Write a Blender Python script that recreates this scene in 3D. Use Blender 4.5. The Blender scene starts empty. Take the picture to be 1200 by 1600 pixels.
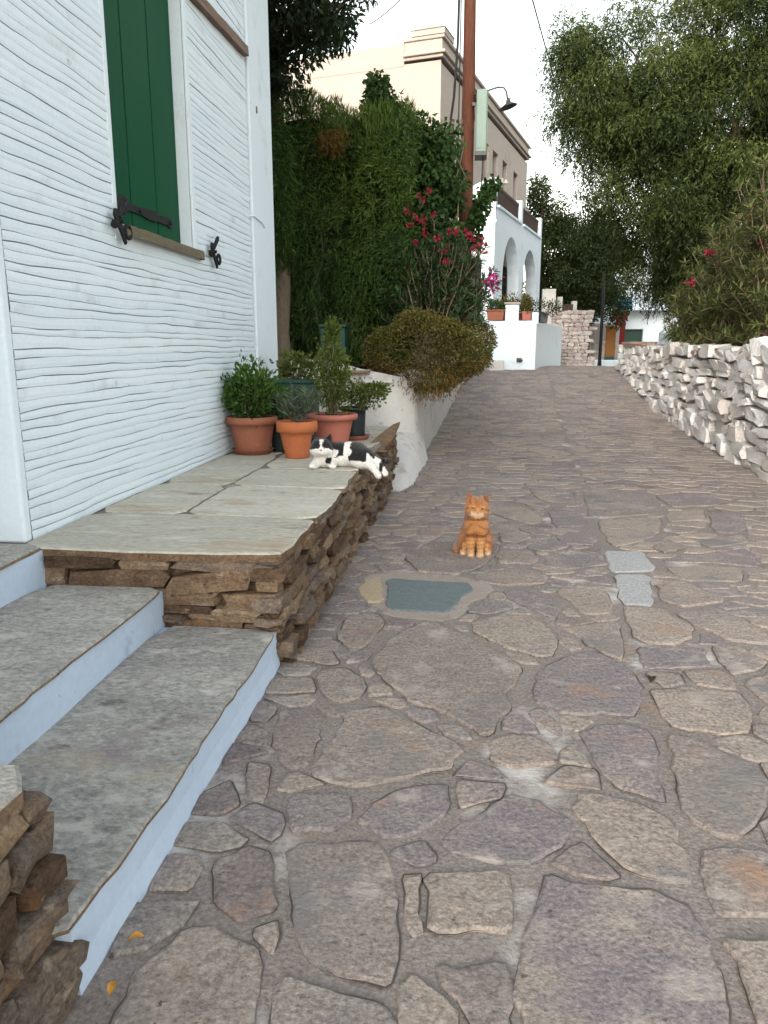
import bpy, math, random
import numpy as np
from mathutils import Vector, Matrix, noise as mn
rnd = random.Random(7)
rng = np.random.default_rng(7)
PI = math.pi
sc = bpy.context.scene
col = sc.collection

# ---------------------------------------------------------------- camera
cd = bpy.data.cameras.new('camera'); cam = bpy.data.objects.new('camera', cd); col.objects.link(cam)
cam.location = (0, 0, 1.35)
cam.rotation_euler = (math.radians(90 - 12.2), 0, math.radians(6.5))
cd.sensor_fit = 'VERTICAL'; cd.sensor_height = 36; cd.lens = 27.0
cd.clip_start = 0.05; cd.clip_end = 2000
sc.camera = cam
# ---------------------------------------------------------------- sky, sun, exposure
SUN_EL, SUN_AZ = 20.0, 195.0          # azimuth clockwise from +Y (up the street)
w = bpy.data.worlds.new('World'); sc.world = w; w.use_nodes = True
nt = w.node_tree; nt.nodes.clear()
sky = nt.nodes.new('ShaderNodeTexSky'); sky.sky_type = 'NISHITA'; sky.sun_disc = False
sky.sun_elevation = math.radians(SUN_EL); sky.sun_rotation = math.radians(SUN_AZ)
sky.air_density = 1.8; sky.dust_density = 1.5; sky.ozone_density = 0.4
hs = nt.nodes.new('ShaderNodeHueSaturation'); hs.inputs['Saturation'].default_value = 0.35
bg = nt.nodes.new('ShaderNodeBackground'); bg.inputs['Strength'].default_value = 0.15
wo = nt.nodes.new('ShaderNodeOutputWorld')
nt.links.new(sky.outputs[0], hs.inputs['Color']); nt.links.new(hs.outputs[0], bg.inputs['Color']); nt.links.new(bg.outputs[0], wo.inputs['Surface'])
sl = bpy.data.lights.new('sun', 'SUN'); sl.energy = 1.0; sl.angle = math.radians(28); sl.color = (1.0, 0.92, 0.82)
so = bpy.data.objects.new('sun', sl); col.objects.link(so)
so.rotation_euler = (math.radians(90 - SUN_EL), 0, math.radians(180 - SUN_AZ))
so.location = (10, 20, 20)
vs = sc.view_settings; vs.view_transform = 'Standard'; vs.look = 'None'; vs.gamma = 1.0; vs.use_curve_mapping = False
vs.exposure = 1.62
sc.cycles.use_denoising = True
sc.cycles.max_bounces = 6; sc.cycles.transparent_max_bounces = 8

# ---------------------------------------------------------------- mesh helpers
class MB:
    def __init__(s): s.v = []; s.f = []; s.t = []
    def add(s, vs_, fs, tone=None):
        o = len(s.v); s.v += [tuple(p) for p in vs_]; s.f += [tuple(i + o for i in f) for f in fs]
        s.t += [0.5 if tone is None else tone] * len(fs); return s
    def box(s, a, b, tone=None, rz=0, jit=0):
        x0, y0, z0 = a; x1, y1, z1 = b
        vs_ = [(x0,y0,z0),(x1,y0,z0),(x1,y1,z0),(x0,y1,z0),(x0,y0,z1),(x1,y0,z1),(x1,y1,z1),(x0,y1,z1)]
        if jit: vs_ = [tuple(c + rnd.uniform(-jit, jit) for c in p) for p in vs_]
        if rz:
            cx, cy = (x0+x1)/2, (y0+y1)/2; c, n = math.cos(rz), math.sin(rz)
            vs_ = [(cx+(p[0]-cx)*c-(p[1]-cy)*n, cy+(p[0]-cx)*n+(p[1]-cy)*c, p[2]) for p in vs_]
        return s.add(vs_, [(0,3,2,1),(4,5,6,7),(0,1,5,4),(1,2,6,5),(2,3,7,6),(3,0,4,7)], tone)
    def tube(s, pts, rad, n=8, cap=True, tone=None):
        pts = [Vector(p) for p in pts]
        if not hasattr(rad, '__len__'): rad = [rad] * len(pts)
        vs_ = []; fs = []; up = None
        for i, p in enumerate(pts):
            d = (pts[min(i+1, len(pts)-1)] - pts[max(i-1, 0)]).normalized()
            if up is None:
                up = Vector((0,0,1)) if abs(d.z) < .9 else Vector((1,0,0))
            a = d.cross(up)
            if a.length < 1e-5: a = d.orthogonal()
            a.normalize(); b = a.cross(d).normalized(); up = b
            for k in range(n):
                t = 2*PI*k/n; vs_.append(p + (a*math.cos(t) + b*math.sin(t))*rad[i])
        for i in range(len(pts)-1):
            for k in range(n):
                k2 = (k+1) % n; fs.append((i*n+k, (i+1)*n+k, (i+1)*n+k2, i*n+k2))
        if cap: fs.append(tuple(range(n))); fs.append(tuple(reversed(range((len(pts)-1)*n, len(pts)*n))))
        return s.add(vs_, fs, tone)
    def lathe(s, prof, c=(0,0,0), n=28, tone=None):
        vs_ = []; fs = []
        for r, z in prof:
            for k in range(n):
                t = 2*PI*k/n; vs_.append((c[0]+r*math.cos(t), c[1]+r*math.sin(t), c[2]+z))
        for i in range(len(prof)-1):
            for k in range(n):
                k2 = (k+1) % n; fs.append((i*n+k, i*n+k2, (i+1)*n+k2, (i+1)*n+k))
        fs.append(tuple(reversed(range(n)))); fs.append(tuple(range((len(prof)-1)*n, len(prof)*n)))
        return s.add(vs_, fs, tone)
    def prism(s, poly, O, eu, ev, en, depth, tone=None):
        O, eu, ev, en = Vector(O), Vector(eu), Vector(ev), Vector(en); n = len(poly)
        a = [O + eu*p[0] + ev*p[1] for p in poly]; b = [p - en*depth for p in a]
        ar = sum(poly[i][0]*poly[(i+1)%n][1]-poly[(i+1)%n][0]*poly[i][1] for i in range(n))
        flip = (ar > 0) != (eu.cross(ev).dot(en) > 0)
        idx = list(range(n)); 
        if flip: idx.reverse()
        fs = [tuple(idx), tuple(n+i for i in reversed(idx))]
        for i in range(n):
            j = (i+1) % n; f = (idx[j], idx[i], n+idx[i], n+idx[j]); fs.append(f)
        return s.add(a + b, fs, tone)
    def facade(s, O, eu, ev, en, W, Hh, holes, depth, tone=None):
        O, eu, ev, en = Vector(O), Vector(eu), Vector(ev), Vector(en)
        us = sorted({0, W} | {h[0] for h in holes} | {h[1] for h in holes}); vv = sorted({0, Hh} | {h[2] for h in holes} | {h[3] for h in holes})
        P = lambda u, v, d=0: O + eu*u + ev*v - en*d
        pos = eu.cross(ev).dot(en) > 0
        def q(*p): s.add(p if pos else p[::-1], [(0,1,2,3)], tone)
        for i in range(len(us)-1):
            for j in range(len(vv)-1):
                cu, cv = (us[i]+us[i+1])/2, (vv[j]+vv[j+1])/2
                if any(h[0] < cu < h[1] and h[2] < cv < h[3] for h in holes): continue
                q(P(us[i],vv[j]), P(us[i+1],vv[j]), P(us[i+1],vv[j+1]), P(us[i],vv[j+1]))
        for a, b, c, d in holes:
            for (p, r) in (((a,c),(b,c)), ((b,c),(b,d)), ((b,d),(a,d)), ((a,d),(a,c))):
                q(P(*r), P(*p), P(p[0],p[1],depth), P(r[0],r[1],depth))
            q(P(a,c,depth), P(b,c,depth), P(b,d,depth), P(a,d,depth))
        return s

def link(name, me, mat, parent=None, loc=(0,0,0), rot=None):
    o = bpy.data.objects.new(name, me); col.objects.link(o)
    o.location = loc
    if rot: o.rotation_euler = rot
    if mat and not me.materials: me.materials.append(mat)
    if parent: o.parent = parent
    return o
def wpos(o):
    p = Vector((0,0,0))
    while o is not None:
        p += o.location; o = o.parent
    return p
def obj(name, mb, mat, parent=None, loc=None, smooth=False, bevel=0, seg=2, rot=None, local=False, subsurf=0):
    """mesh coordinates in mb are world coordinates unless local; loc = world location of the origin"""
    pv = wpos(parent) if parent else Vector((0,0,0))
    if local:
        l = Vector(loc or (0,0,0)); vv = mb.v
    else:
        L = Vector(loc) if loc is not None else pv
        l = L - pv; vv = [(p[0]-L.x, p[1]-L.y, p[2]-L.z) for p in mb.v]
    me = bpy.data.meshes.new(name); me.from_pydata(vv, [], mb.f)
    at = me.attributes.new('tone', 'FLOAT', 'FACE'); at.data.foreach_set('value', mb.t)
    if smooth: me.polygons.foreach_set('use_smooth', [True]*len(me.polygons))
    me.update()
    if smooth == 'sharp': me.set_sharp_from_angle(angle=math.radians(38))
    o = link(name, me, mat, parent, l, rot)
    if bevel:
        m = o.modifiers.new('bevel', 'BEVEL'); m.width = bevel; m.segments = seg; m.limit_method = 'ANGLE'; m.angle_limit = math.radians(40)
    if subsurf:
        m = o.modifiers.new('sub', 'SUBSURF'); m.levels = subsurf; m.render_levels = subsurf
    return o
def npmesh(name, V, F, mat, parent=None, loc=None, tone=None, smooth=False, colr=None):
    """numpy mesh, V (n,3) world coords, F (m,3|4) indices"""
    pv = wpos(parent) if parent else Vector((0,0,0)); L = Vector(loc) if loc is not None else pv
    me = bpy.data.meshes.new(name); k = F.shape[1]; V = V - np.array(L)
    me.vertices.add(len(V)); me.vertices.foreach_set('co', V.astype(np.float32).ravel())
    me.loops.add(F.size); me.loops.foreach_set('vertex_index', F.astype(np.int32).ravel())
    me.polygons.add(len(F)); me.polygons.foreach_set('loop_start', np.arange(0, F.size, k, dtype=np.int32))
    me.polygons.foreach_set('loop_total', np.full(len(F), k, dtype=np.int32))
    if smooth: me.polygons.foreach_set('use_smooth', np.ones(len(F), dtype=bool))
    me.update(calc_edges=True)
    if tone is not None:
        at = me.attributes.new('tone', 'FLOAT', 'FACE'); at.data.foreach_set('value', np.asarray(tone, dtype=np.float32))
    if colr is not None:
        at = me.attributes.new('col', 'FLOAT_COLOR', 'POINT'); at.data.foreach_set('color', np.c_[colr, np.ones(len(colr))].astype(np.float32).ravel())
    return link(name, me, mat, parent, L - pv)
def tag(o, label, cat, group=None, kind=None):
    o['label'] = label; o['category'] = cat
    if group: o['group'] = group
    if kind: o['kind'] = kind
    return o
def thing(name, loc, label, cat, group=None, rz=0):
    e = bpy.data.objects.new(name, None); col.objects.link(e); e.location = loc; e.rotation_euler = (0,0,rz); e.empty_display_size = .1
    return tag(e, label, cat, group)
def N(x, y=0, z=0): return mn.noise(Vector((x, y, z)))

# ---------------------------------------------------------------- materials
def mat(name, cols, scale=6, rough=.85, bump=.4, bscale=40, detail=6, tone=.5, fine=.25, fscale=90, stretch=(1,1,1), spec=.3, metal=0, bdist=.01, spots=None, vor=0, trans=0):
    """noise + per-face tone choose a colour along cols; fine noise varies value; spots=(colour, scale, lo, hi)"""
    m = bpy.data.materials.new(name); m.use_nodes = True; t = m.node_tree; t.nodes.clear(); n = t.nodes.new; L = t.links.new
    out = n('ShaderNodeOutputMaterial'); b = n('ShaderNodeBsdfPrincipled'); L(b.outputs[0], out.inputs[0])
    b.inputs['Roughness'].default_value = rough; b.inputs['Metallic'].default_value = metal
    b.inputs['Specular IOR Level'].default_value = spec
    geo = n('ShaderNodeNewGeometry'); mp = n('ShaderNodeMapping'); mp.inputs['Scale'].default_value = stretch; L(geo.outputs['Position'], mp.inputs['Vector'])
    at = n('ShaderNodeAttribute'); at.attribute_name = 'tone'
    no = n('ShaderNodeTexNoise'); no.inputs['Scale'].default_value = scale; no.inputs['Detail'].default_value = detail; no.inputs['Roughness'].default_value = .6; L(mp.outputs[0], no.inputs['Vector'])
    # shift noise domain per tone so alike pieces differ
    add = n('ShaderNodeVectorMath'); add.operation = 'ADD'; sca = n('ShaderNodeVectorMath'); sca.operation = 'SCALE'; sca.inputs[0].default_value = (31, 17, 23); L(at.outputs['Fac'], sca.inputs['Scale'])
    L(mp.outputs[0], add.inputs[0]); L(sca.outputs[0], add.inputs[1]); L(add.outputs[0], no.inputs['Vector'])
    k1 = n('ShaderNodeMath'); k1.operation = 'MULTIPLY_ADD'; k1.inputs[1].default_value = (1-tone)*1.6; k1.inputs[2].default_value = -(1-tone)*.3; L(no.outputs['Fac'], k1.inputs[0])
    k2 = n('ShaderNodeMath'); k2.operation = 'MULTIPLY_ADD'; k2.inputs[1].default_value = tone; L(at.outputs['Fac'], k2.inputs[0]); L(k1.outputs[0], k2.inputs[2])
    r = n('ShaderNodeValToRGB'); L(k2.outputs[0], r.inputs[0]); e = r.color_ramp.elements
    while len(e) < len(cols): e.new(.5)
    for i, c in enumerate(cols): e[i].position = i/max(1, len(cols)-1)*.9+.05; e[i].color = (*c, 1)
    nf = n('ShaderNodeTexNoise'); nf.inputs['Scale'].default_value = fscale; nf.inputs['Detail'].default_value = 5; nf.inputs['Roughness'].default_value = .7; L(add.outputs[0], nf.inputs['Vector'])
    mr = n('ShaderNodeMapRange'); mr.inputs['From Min'].default_value = .3; mr.inputs['From Max'].default_value = .7; mr.inputs['To Min'].default_value = 1-fine; mr.inputs['To Max'].default_value = 1+fine; L(nf.outputs['Fac'], mr.inputs['Value'])
    mul = n('ShaderNodeVectorMath'); mul.operation = 'SCALE'; L(r.outputs[0], mul.inputs[0]); L(mr.outputs[0], mul.inputs['Scale'])
    cur = mul.outputs[0]
    for sp in (spots or []):
        ns = n('ShaderNodeTexNoise'); ns.inputs['Scale'].default_value = sp[1]; ns.inputs['Detail'].default_value = 7; ns.inputs['Roughness'].default_value = .65
        av = n('ShaderNodeVectorMath'); av.operation = 'ADD'; av.inputs[1].default_value = (sp[1]*3.3, 7, sp[2]*50); L(add.outputs[0], av.inputs[0]); L(av.outputs[0], ns.inputs['Vector'])
        mm = n('ShaderNodeMapRange'); mm.inputs['From Min'].default_value = sp[2]; mm.inputs['From Max'].default_value = sp[3]; L(ns.outputs['Fac'], mm.inputs['Value'])
        mx = n('ShaderNodeMix'); mx.data_type = 'RGBA'; L(mm.outputs[0], mx.inputs[0]); L(cur, mx.inputs[6]); mx.inputs[7].default_value = (*sp[0], 1); cur = mx.outputs[2]
    L(cur, b.inputs['Base Color'])
    if bump:
        nb = n('ShaderNodeTexNoise'); nb.inputs['Scale'].default_value = bscale; nb.inputs['Detail'].default_value = 8; nb.inputs['Roughness'].default_value = .65; L(add.outputs[0], nb.inputs['Vector'])
        h = nb.outputs['Fac']
        if vor:
            vo = n('ShaderNodeTexVoronoi'); vo.inputs['Scale'].default_value = vor; L(add.outputs[0], vo.inputs['Vector'])
            ma = n('ShaderNodeMath'); ma.operation = 'MULTIPLY_ADD'; ma.inputs[1].default_value = .5; L(vo.outputs['Distance'], ma.inputs[0]); L(nb.outputs['Fac'], ma.inputs[2]); h = ma.outputs[0]
        bu = n('ShaderNodeBump'); bu.inputs['Strength'].default_value = bump; bu.inputs['Distance'].default_value = bdist; L(h, bu.inputs['Height']); L(bu.outputs[0], b.inputs['Normal'])
    if trans:
        tr = n('ShaderNodeBsdfTranslucent'); L(cur, tr.inputs['Color']); mi = n('ShaderNodeMixShader'); mi.inputs[0].default_value = trans
        L(b.outputs[0], mi.inputs[1]); L(tr.outputs[0], mi.inputs[2]); L(mi.outputs[0], out.inputs[0])
    return m
def leafm(name, cols, trans=.3, rough=.55):
    return mat(name, cols, scale=1.2, rough=rough, bump=0, tone=.75, fine=.2, fscale=9, trans=trans, spec=.2)
M = {}
M['pave'] = mat('paving_stone', [(.135,.115,.115),(.20,.168,.158),(.25,.212,.188),(.295,.25,.212),(.20,.172,.178),(.225,.20,.183),(.31,.27,.232)], scale=3.5, bump=1.0, bscale=26, bdist=.016, fine=.5, fscale=75, tone=.65, rough=.85, spec=.12, spots=[((.36,.32,.285),7,.56,.70),((.09,.075,.07),30,.62,.70),((.30,.19,.13),3.2,.60,.76),((.18,.17,.165),1.7,.56,.68),((.40,.36,.32),2.4,.62,.72)])
M['pave_white'] = mat('pale_flagstone', [(.29,.295,.30),(.37,.37,.365)], scale=8, bump=.8, bscale=40, fine=.35, spots=[((.2,.18,.17),7,.6,.75)])
M['pave_blue'] = mat('blue_slate', [(.11,.14,.148),(.175,.195,.195)], scale=9, bump=.5, bscale=30, stretch=(1,4,1), fine=.4, fscale=60, spots=[((.09,.10,.10),8,.58,.7)])
M['pave_tan'] = mat('tan_flagstone', [(.33,.26,.17),(.38,.33,.25)], scale=14, bump=.5, bscale=60)
M['mortar'] = mat('mortar', [(.17,.146,.132),(.225,.195,.178),(.28,.247,.225)], scale=1.6, bump=1.0, bscale=45, bdist=.012, fine=.4, fscale=100, rough=.95, spec=.08, spots=[((.48,.455,.43),2.1,.55,.67),((.12,.10,.09),4,.64,.78),((.33,.22,.15),1.3,.60,.76)])
M['mortar_pale'] = mat('pale_mortar', [(.22,.185,.16),(.36,.315,.275)], scale=5, spots=[((.22,.19,.17),8,.55,.68)], bump=.9, bscale=50, rough=.95)
M['white'] = mat('whitewash', [(.64,.73,.80),(.71,.79,.85)], scale=1.4, bump=.35, bscale=18, bdist=.01, fine=.04, fscale=50, rough=.75, spots=[((.52,.58,.62),2.3,.58,.75),((.30,.29,.27),7,.68,.76)])
M['whiteold'] = mat('old_whitewash', [(.40,.38,.36),(.55,.54,.52),(.62,.62,.61)], scale=3.0, bump=.7, bscale=22, bdist=.02, fine=.1, rough=.85, spots=[((.30,.22,.17),2.6,.57,.72),((.16,.13,.11),11,.62,.72)])
M['riser'] = mat('blue_white_paint', [(.43,.53,.67),(.51,.60,.73)], scale=3, bump=.35, bscale=14, fine=.05, fscale=30, rough=.7, spots=[((.20,.25,.34),4,.58,.76),((.17,.17,.18),13,.66,.74)])
M['groove'] = mat('grey_gap', [(.20,.22,.24),(.28,.30,.32)], scale=4, bump=.3)
M['slab'] = mat('slate_slab', [(.19,.18,.172),(.27,.26,.243),(.35,.335,.305),(.28,.258,.233)], scale=3.0, bump=1.0, bscale=15, bdist=.024, fine=.45, fscale=45, stretch=(1,1.5,1), tone=.35, rough=.8, spec=.15, spots=[((.48,.47,.43),4.5,.54,.66),((.15,.135,.132),6,.60,.70),((.25,.20,.21),2.2,.58,.72),((.42,.35,.26),1.8,.62,.76)])
M['slabt'] = mat('pale_slate_slab', [(.30,.285,.245),(.40,.38,.32),(.46,.435,.365),(.52,.485,.41)], scale=2.0, bump=1.0, bscale=13, bdist=.016, fine=.28, fscale=35, stretch=(.7,1.8,1), tone=.6, rough=.8, spec=.15, spots=[((.36,.265,.17),2.0,.55,.70),((.23,.22,.20),6,.59,.70),((.54,.53,.49),3.3,.56,.70)])
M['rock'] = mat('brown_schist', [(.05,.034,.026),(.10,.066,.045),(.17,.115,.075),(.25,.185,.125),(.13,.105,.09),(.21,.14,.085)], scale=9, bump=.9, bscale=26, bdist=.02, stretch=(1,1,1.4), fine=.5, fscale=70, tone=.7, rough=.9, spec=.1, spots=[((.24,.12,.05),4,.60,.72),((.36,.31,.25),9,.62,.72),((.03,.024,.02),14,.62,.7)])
M['rockjoint'] = mat('earth_joint', [(.07,.05,.036),(.15,.11,.075)], scale=9, bump=1, bscale=40)
M['wstone'] = mat('whitewashed_stone', [(.38,.34,.31),(.54,.515,.49),(.65,.64,.63),(.58,.56,.535)], scale=4, bump=.9, bscale=24, bdist=.02, fine=.22, fscale=50, tone=.55, rough=.9, spec=.1, spots=[((.27,.20,.15),4,.60,.70),((.10,.08,.065),10,.66,.73)])
M['wjoint'] = mat('whitewashed_joint', [(.05,.042,.035),(.16,.14,.12)], scale=9, bump=1, bscale=30)
M['capslate'] = mat('brown_slate', [(.13,.085,.065),(.22,.15,.115),(.28,.21,.17)], scale=5, bump=.9, bscale=25, stretch=(1,1,5))
M['green'] = mat('green_paint', [(.002,.055,.023),(.004,.075,.032)], scale=4, bump=.15, bscale=30, stretch=(1,6,.5), fine=.12, rough=.6, spec=.12, spots=[((.30,.22,.12),14,.735,.755)])
M['iron'] = mat('black_iron', [(.006,.007,.009),(.015,.015,.018)], scale=20, bump=.5, bscale=80, rough=.55, metal=.2)
M['sillwood'] = mat('weathered_slate_sill', [(.10,.085,.055),(.20,.17,.115)], scale=12, bump=.8, bscale=30, stretch=(1,.4,3))
M['oldwood'] = mat('old_painted_wood', [(.10,.065,.045),(.20,.14,.11),(.42,.37,.33)], scale=12, bump=.7, bscale=30, stretch=(1,.3,3))
M['cream'] = mat('cream_render', [(.345,.298,.262),(.40,.35,.31)], scale=.7, bump=.4, bscale=14, fine=.06, fscale=12, rough=.9, spots=[((.27,.235,.21),1.1,.56,.76)])
M['creamtrim'] = mat('cream_cornice', [(.33,.285,.25),(.39,.345,.31)], scale=2, bump=.4, bscale=14, fine=.08, rough=.9)
M['pole'] = mat('red_timber', [(.03,.010,.006),(.075,.024,.012),(.125,.042,.021),(.06,.026,.018)], scale=9, bump=.8, bscale=16, stretch=(5,5,.35), fine=.3, fscale=30, rough=.75)
M['boxgrey'] = mat('grey_green_metal', [(.16,.24,.20),(.22,.30,.26)], scale=3, bump=.15, rough=.5, spec=.4)
M['metal'] = mat('grey_metal', [(.05,.048,.045),(.10,.095,.09)], scale=8, bump=.2, rough=.5, metal=.6)
M['wire'] = mat('black_cable', [(.02,.02,.02),(.035,.035,.035)], bump=0)
M['terra'] = mat('terracotta', [(.36,.105,.04),(.46,.15,.06)], scale=7, bump=.3, bscale=60, fine=.12, rough=.8, spots=[((.30,.12,.07),6,.62,.8)])
M['terra2'] = mat('brown_terracotta', [(.24,.085,.05),(.31,.12,.075)], scale=5, bump=.3, bscale=50, fine=.15, rough=.75, spots=[((.36,.22,.16),7,.62,.78)])
M['terra3'] = mat('pink_plastic_pot', [(.35,.115,.085),(.42,.15,.11)], scale=5, bump=.15, bscale=40, fine=.08, rough=.6, spots=[((.45,.22,.18),12,.66,.74)])
M['darkplastic'] = mat('black_plastic', [(.012,.02,.022),(.02,.03,.032)], scale=8, bump=.2, rough=.5)
M['greenbox'] = mat('dark_green_plastic', [(.012,.05,.038),(.02,.065,.05)], scale=4, bump=.15, rough=.45, fine=.12)
M['soil'] = mat('soil', [(.05,.034,.022),(.10,.07,.045)], scale=12, bump=1, bscale=40)
M['glass'] = mat('dark_glass', [(.02,.022,.025),(.04,.042,.045)], rough=.15, bump=0, spec=.6)
M['shutgrey'] = mat('grey_brown_joinery', [(.16,.13,.11),(.22,.18,.15)], scale=8, bump=.3)
M['rail'] = mat('brown_railing', [(.05,.032,.028),(.08,.05,.042)], scale=8, bump=.2)
M['bark'] = mat('bark', [(.07,.05,.036),(.14,.105,.075),(.2,.16,.12)], scale=9, bump=1, bscale=30, bdist=.02, stretch=(1,1,.3))
M['earth'] = mat('earth', [(.14,.11,.075),(.2,.16,.11)], scale=.6, bump=.6, bscale=8)
M['hedge'] = leafm('hedge_leaf', [(.014,.036,.010),(.044,.09,.02),(.085,.142,.03),(.135,.195,.042)])
M['citrus'] = leafm('dark_leaf', [(.008,.018,.008),(.018,.036,.014),(.035,.06,.02)])
M['ivy'] = leafm('climber_leaf', [(.014,.036,.010),(.036,.078,.02),(.075,.135,.035)])
M['oleander'] = leafm('oleander_leaf', [(0.027,0.061,0.027),(0.061,0.115,0.047),(0.121,0.176,0.068)])
M['oleander2'] = leafm('dusty_oleander_leaf', [(.028,.042,.012),(.075,.098,.03),(.14,.155,.05),(.21,.19,.08)])
M['bush'] = leafm('olive_brown_leaf', [(.03,.036,.010),(.075,.08,.019),(.135,.125,.032),(.20,.10,.035)])
M['pepper'] = leafm('pepper_tree_leaf', [(.005,.012,.004),(.022,.038,.010),(.058,.080,.019),(.12,.14,.036)], trans=.22)
M['bgleaf'] = leafm('far_leaf', [(0.012,0.022,0.008),(0.030,0.048,0.014),(0.060,0.078,0.022)])
M['herb'] = leafm('herb_leaf', [(.02,.06,.012),(.055,.12,.022),(.11,.18,.035)])
M['grey_leaf'] = leafm('grey_green_leaf', [(.035,.065,.04),(.09,.13,.085),(.17,.21,.14)])
M['shrub'] = leafm('yellow_green_leaf', [(.035,.06,.012),(.09,.13,.025),(.17,.20,.05)])
M['redflower'] = leafm('red_petal', [(.16,.01,.022),(.30,.022,.05),(.42,.05,.09)])
M['pinkflower'] = leafm('magenta_petal', [(.42,.012,.15),(.55,.03,.25)])
M['purple'] = leafm('purple_bract', [(.045,.01,.035),(.12,.018,.09),(.20,.03,.20)])
M['orange'] = mat('orange_panel', [(.20,.08,.022),(.27,.12,.035)], scale=5, bump=.1)
M['redsign'] = mat('red_fabric', [(.16,.014,.014),(.22,.025,.022)], scale=4, bump=.2)
M['blue'] = mat('blue_plastic', [(.01,.14,.30),(.02,.2,.38)], scale=4, bump=.1, rough=.4)
M['pinkstone'] = mat('pink_rubble', [(.32,.26,.245),(.45,.40,.38),(.54,.51,.49)], scale=5, bump=1, bscale=9, bdist=.05, vor=6, fine=.2, fscale=20)
def colm(name, rough=.8):
    m = bpy.data.materials.new(name); m.use_nodes = True; t = m.node_tree; b = t.nodes['Principled BSDF']; a = t.nodes.new('ShaderNodeAttribute'); a.attribute_name = 'col'
    nz = t.nodes.new('ShaderNodeTexNoise'); nz.inputs['Scale'].default_value = 160; nz.inputs['Detail'].default_value = 3
    mp = t.nodes.new('ShaderNodeMapping'); g = t.nodes.new('ShaderNodeNewGeometry'); mp.inputs['Scale'].default_value = (1,1,.3); t.links.new(g.outputs['Position'], mp.inputs[0]); t.links.new(mp.outputs[0], nz.inputs['Vector'])
    mr = t.nodes.new('ShaderNodeMapRange'); mr.inputs['To Min'].default_value = .65; mr.inputs['To Max'].default_value = 1.35; t.links.new(nz.outputs['Fac'], mr.inputs['Value'])
    mu = t.nodes.new('ShaderNodeVectorMath'); mu.operation = 'SCALE'; t.links.new(a.outputs['Color'], mu.inputs[0]); t.links.new(mr.outputs[0], mu.inputs['Scale'])
    bu = t.nodes.new('ShaderNodeBump'); bu.inputs['Strength'].default_value = .6; bu.inputs['Distance'].default_value = .006; t.links.new(nz.outputs['Fac'], bu.inputs['Height']); t.links.new(bu.outputs[0], b.inputs['Normal'])
    t.links.new(mu.outputs[0], b.inputs['Base Color']); b.inputs['Roughness'].default_value = rough; b.inputs['Specular IOR Level'].default_value = .15
    b.inputs['Sheen Weight'].default_value = .3
    return m
M['fur'] = colm('fur')
M['eye'] = mat('cat_eye', [(.02,.025,.01),(.05,.05,.02)], rough=.1, bump=0, spec=.6)
M['nose'] = mat('cat_nose', [(.35,.13,.10),(.4,.16,.13)], rough=.5, bump=0)
M['tanleaf'] = leafm('dry_yellow_leaf', [(.45,.20,.03),(.55,.30,.06)])
M['darkleaf'] = leafm('dark_dry_leaf', [(.03,.02,.012),(.05,.035,.02)])
M['crack'] = mat('dark_crack', [(.05,.04,.034),(.10,.08,.068)], scale=12, bump=.4)  # dark brown of the thin strips along paving stone edges

# ---------------------------------------------------------------- road
RY = [-6,8,10,13.2,15,16.5,18.4,19.5,20.5,23,30,60]; RZ = [0,0,.035,.166,.36,.55,.78,.84,.85,.78,.5,-.3]
_gy = np.arange(-8, 62, .25); _gz = np.interp(_gy, RY, RZ)
_gz = np.convolve(np.pad(_gz, 4, mode='edge'), np.ones(9)/9, 'valid')
def zr(y): return float(np.interp(y, _gy, _gz))
def xl(y): return float(np.interp(y, [-6,7.2,9,12.5,17,19,21,30], [-.79,-.79,-.62,-.5,-.2,.25,.6,1.5]))
def xr(y): return float(np.interp(y, [-6,8,13.2,18.4,30], [2.95,3.0,3.16,3.3,3.7]))
ground = MB(); ground.add([(-400,-400,-1.2),(400,-400,-1.2),(400,400,-1.2),(-400,400,-1.2)], [(0,1,2,3)])
g = obj('ground', ground, M['earth']); g['kind'] = 'structure'
rd = MB(); YS = np.arange(-5, 44.01, .2); XS = np.linspace(-2.6, 5.2, 27)
vs_ = [(x, y, zr(y) - .003 + .003*N(x*3, y*3, 5)) for y in YS for x in XS]; nx = len(XS)
rd.add(vs_, [(j*nx+i, j*nx+i+1, (j+1)*nx+i+1, (j+1)*nx+i) for j in range(len(YS)-1) for i in range(nx-1)])
road = obj('road', rd, M['mortar'], smooth=True); road['kind'] = 'structure'

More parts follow.
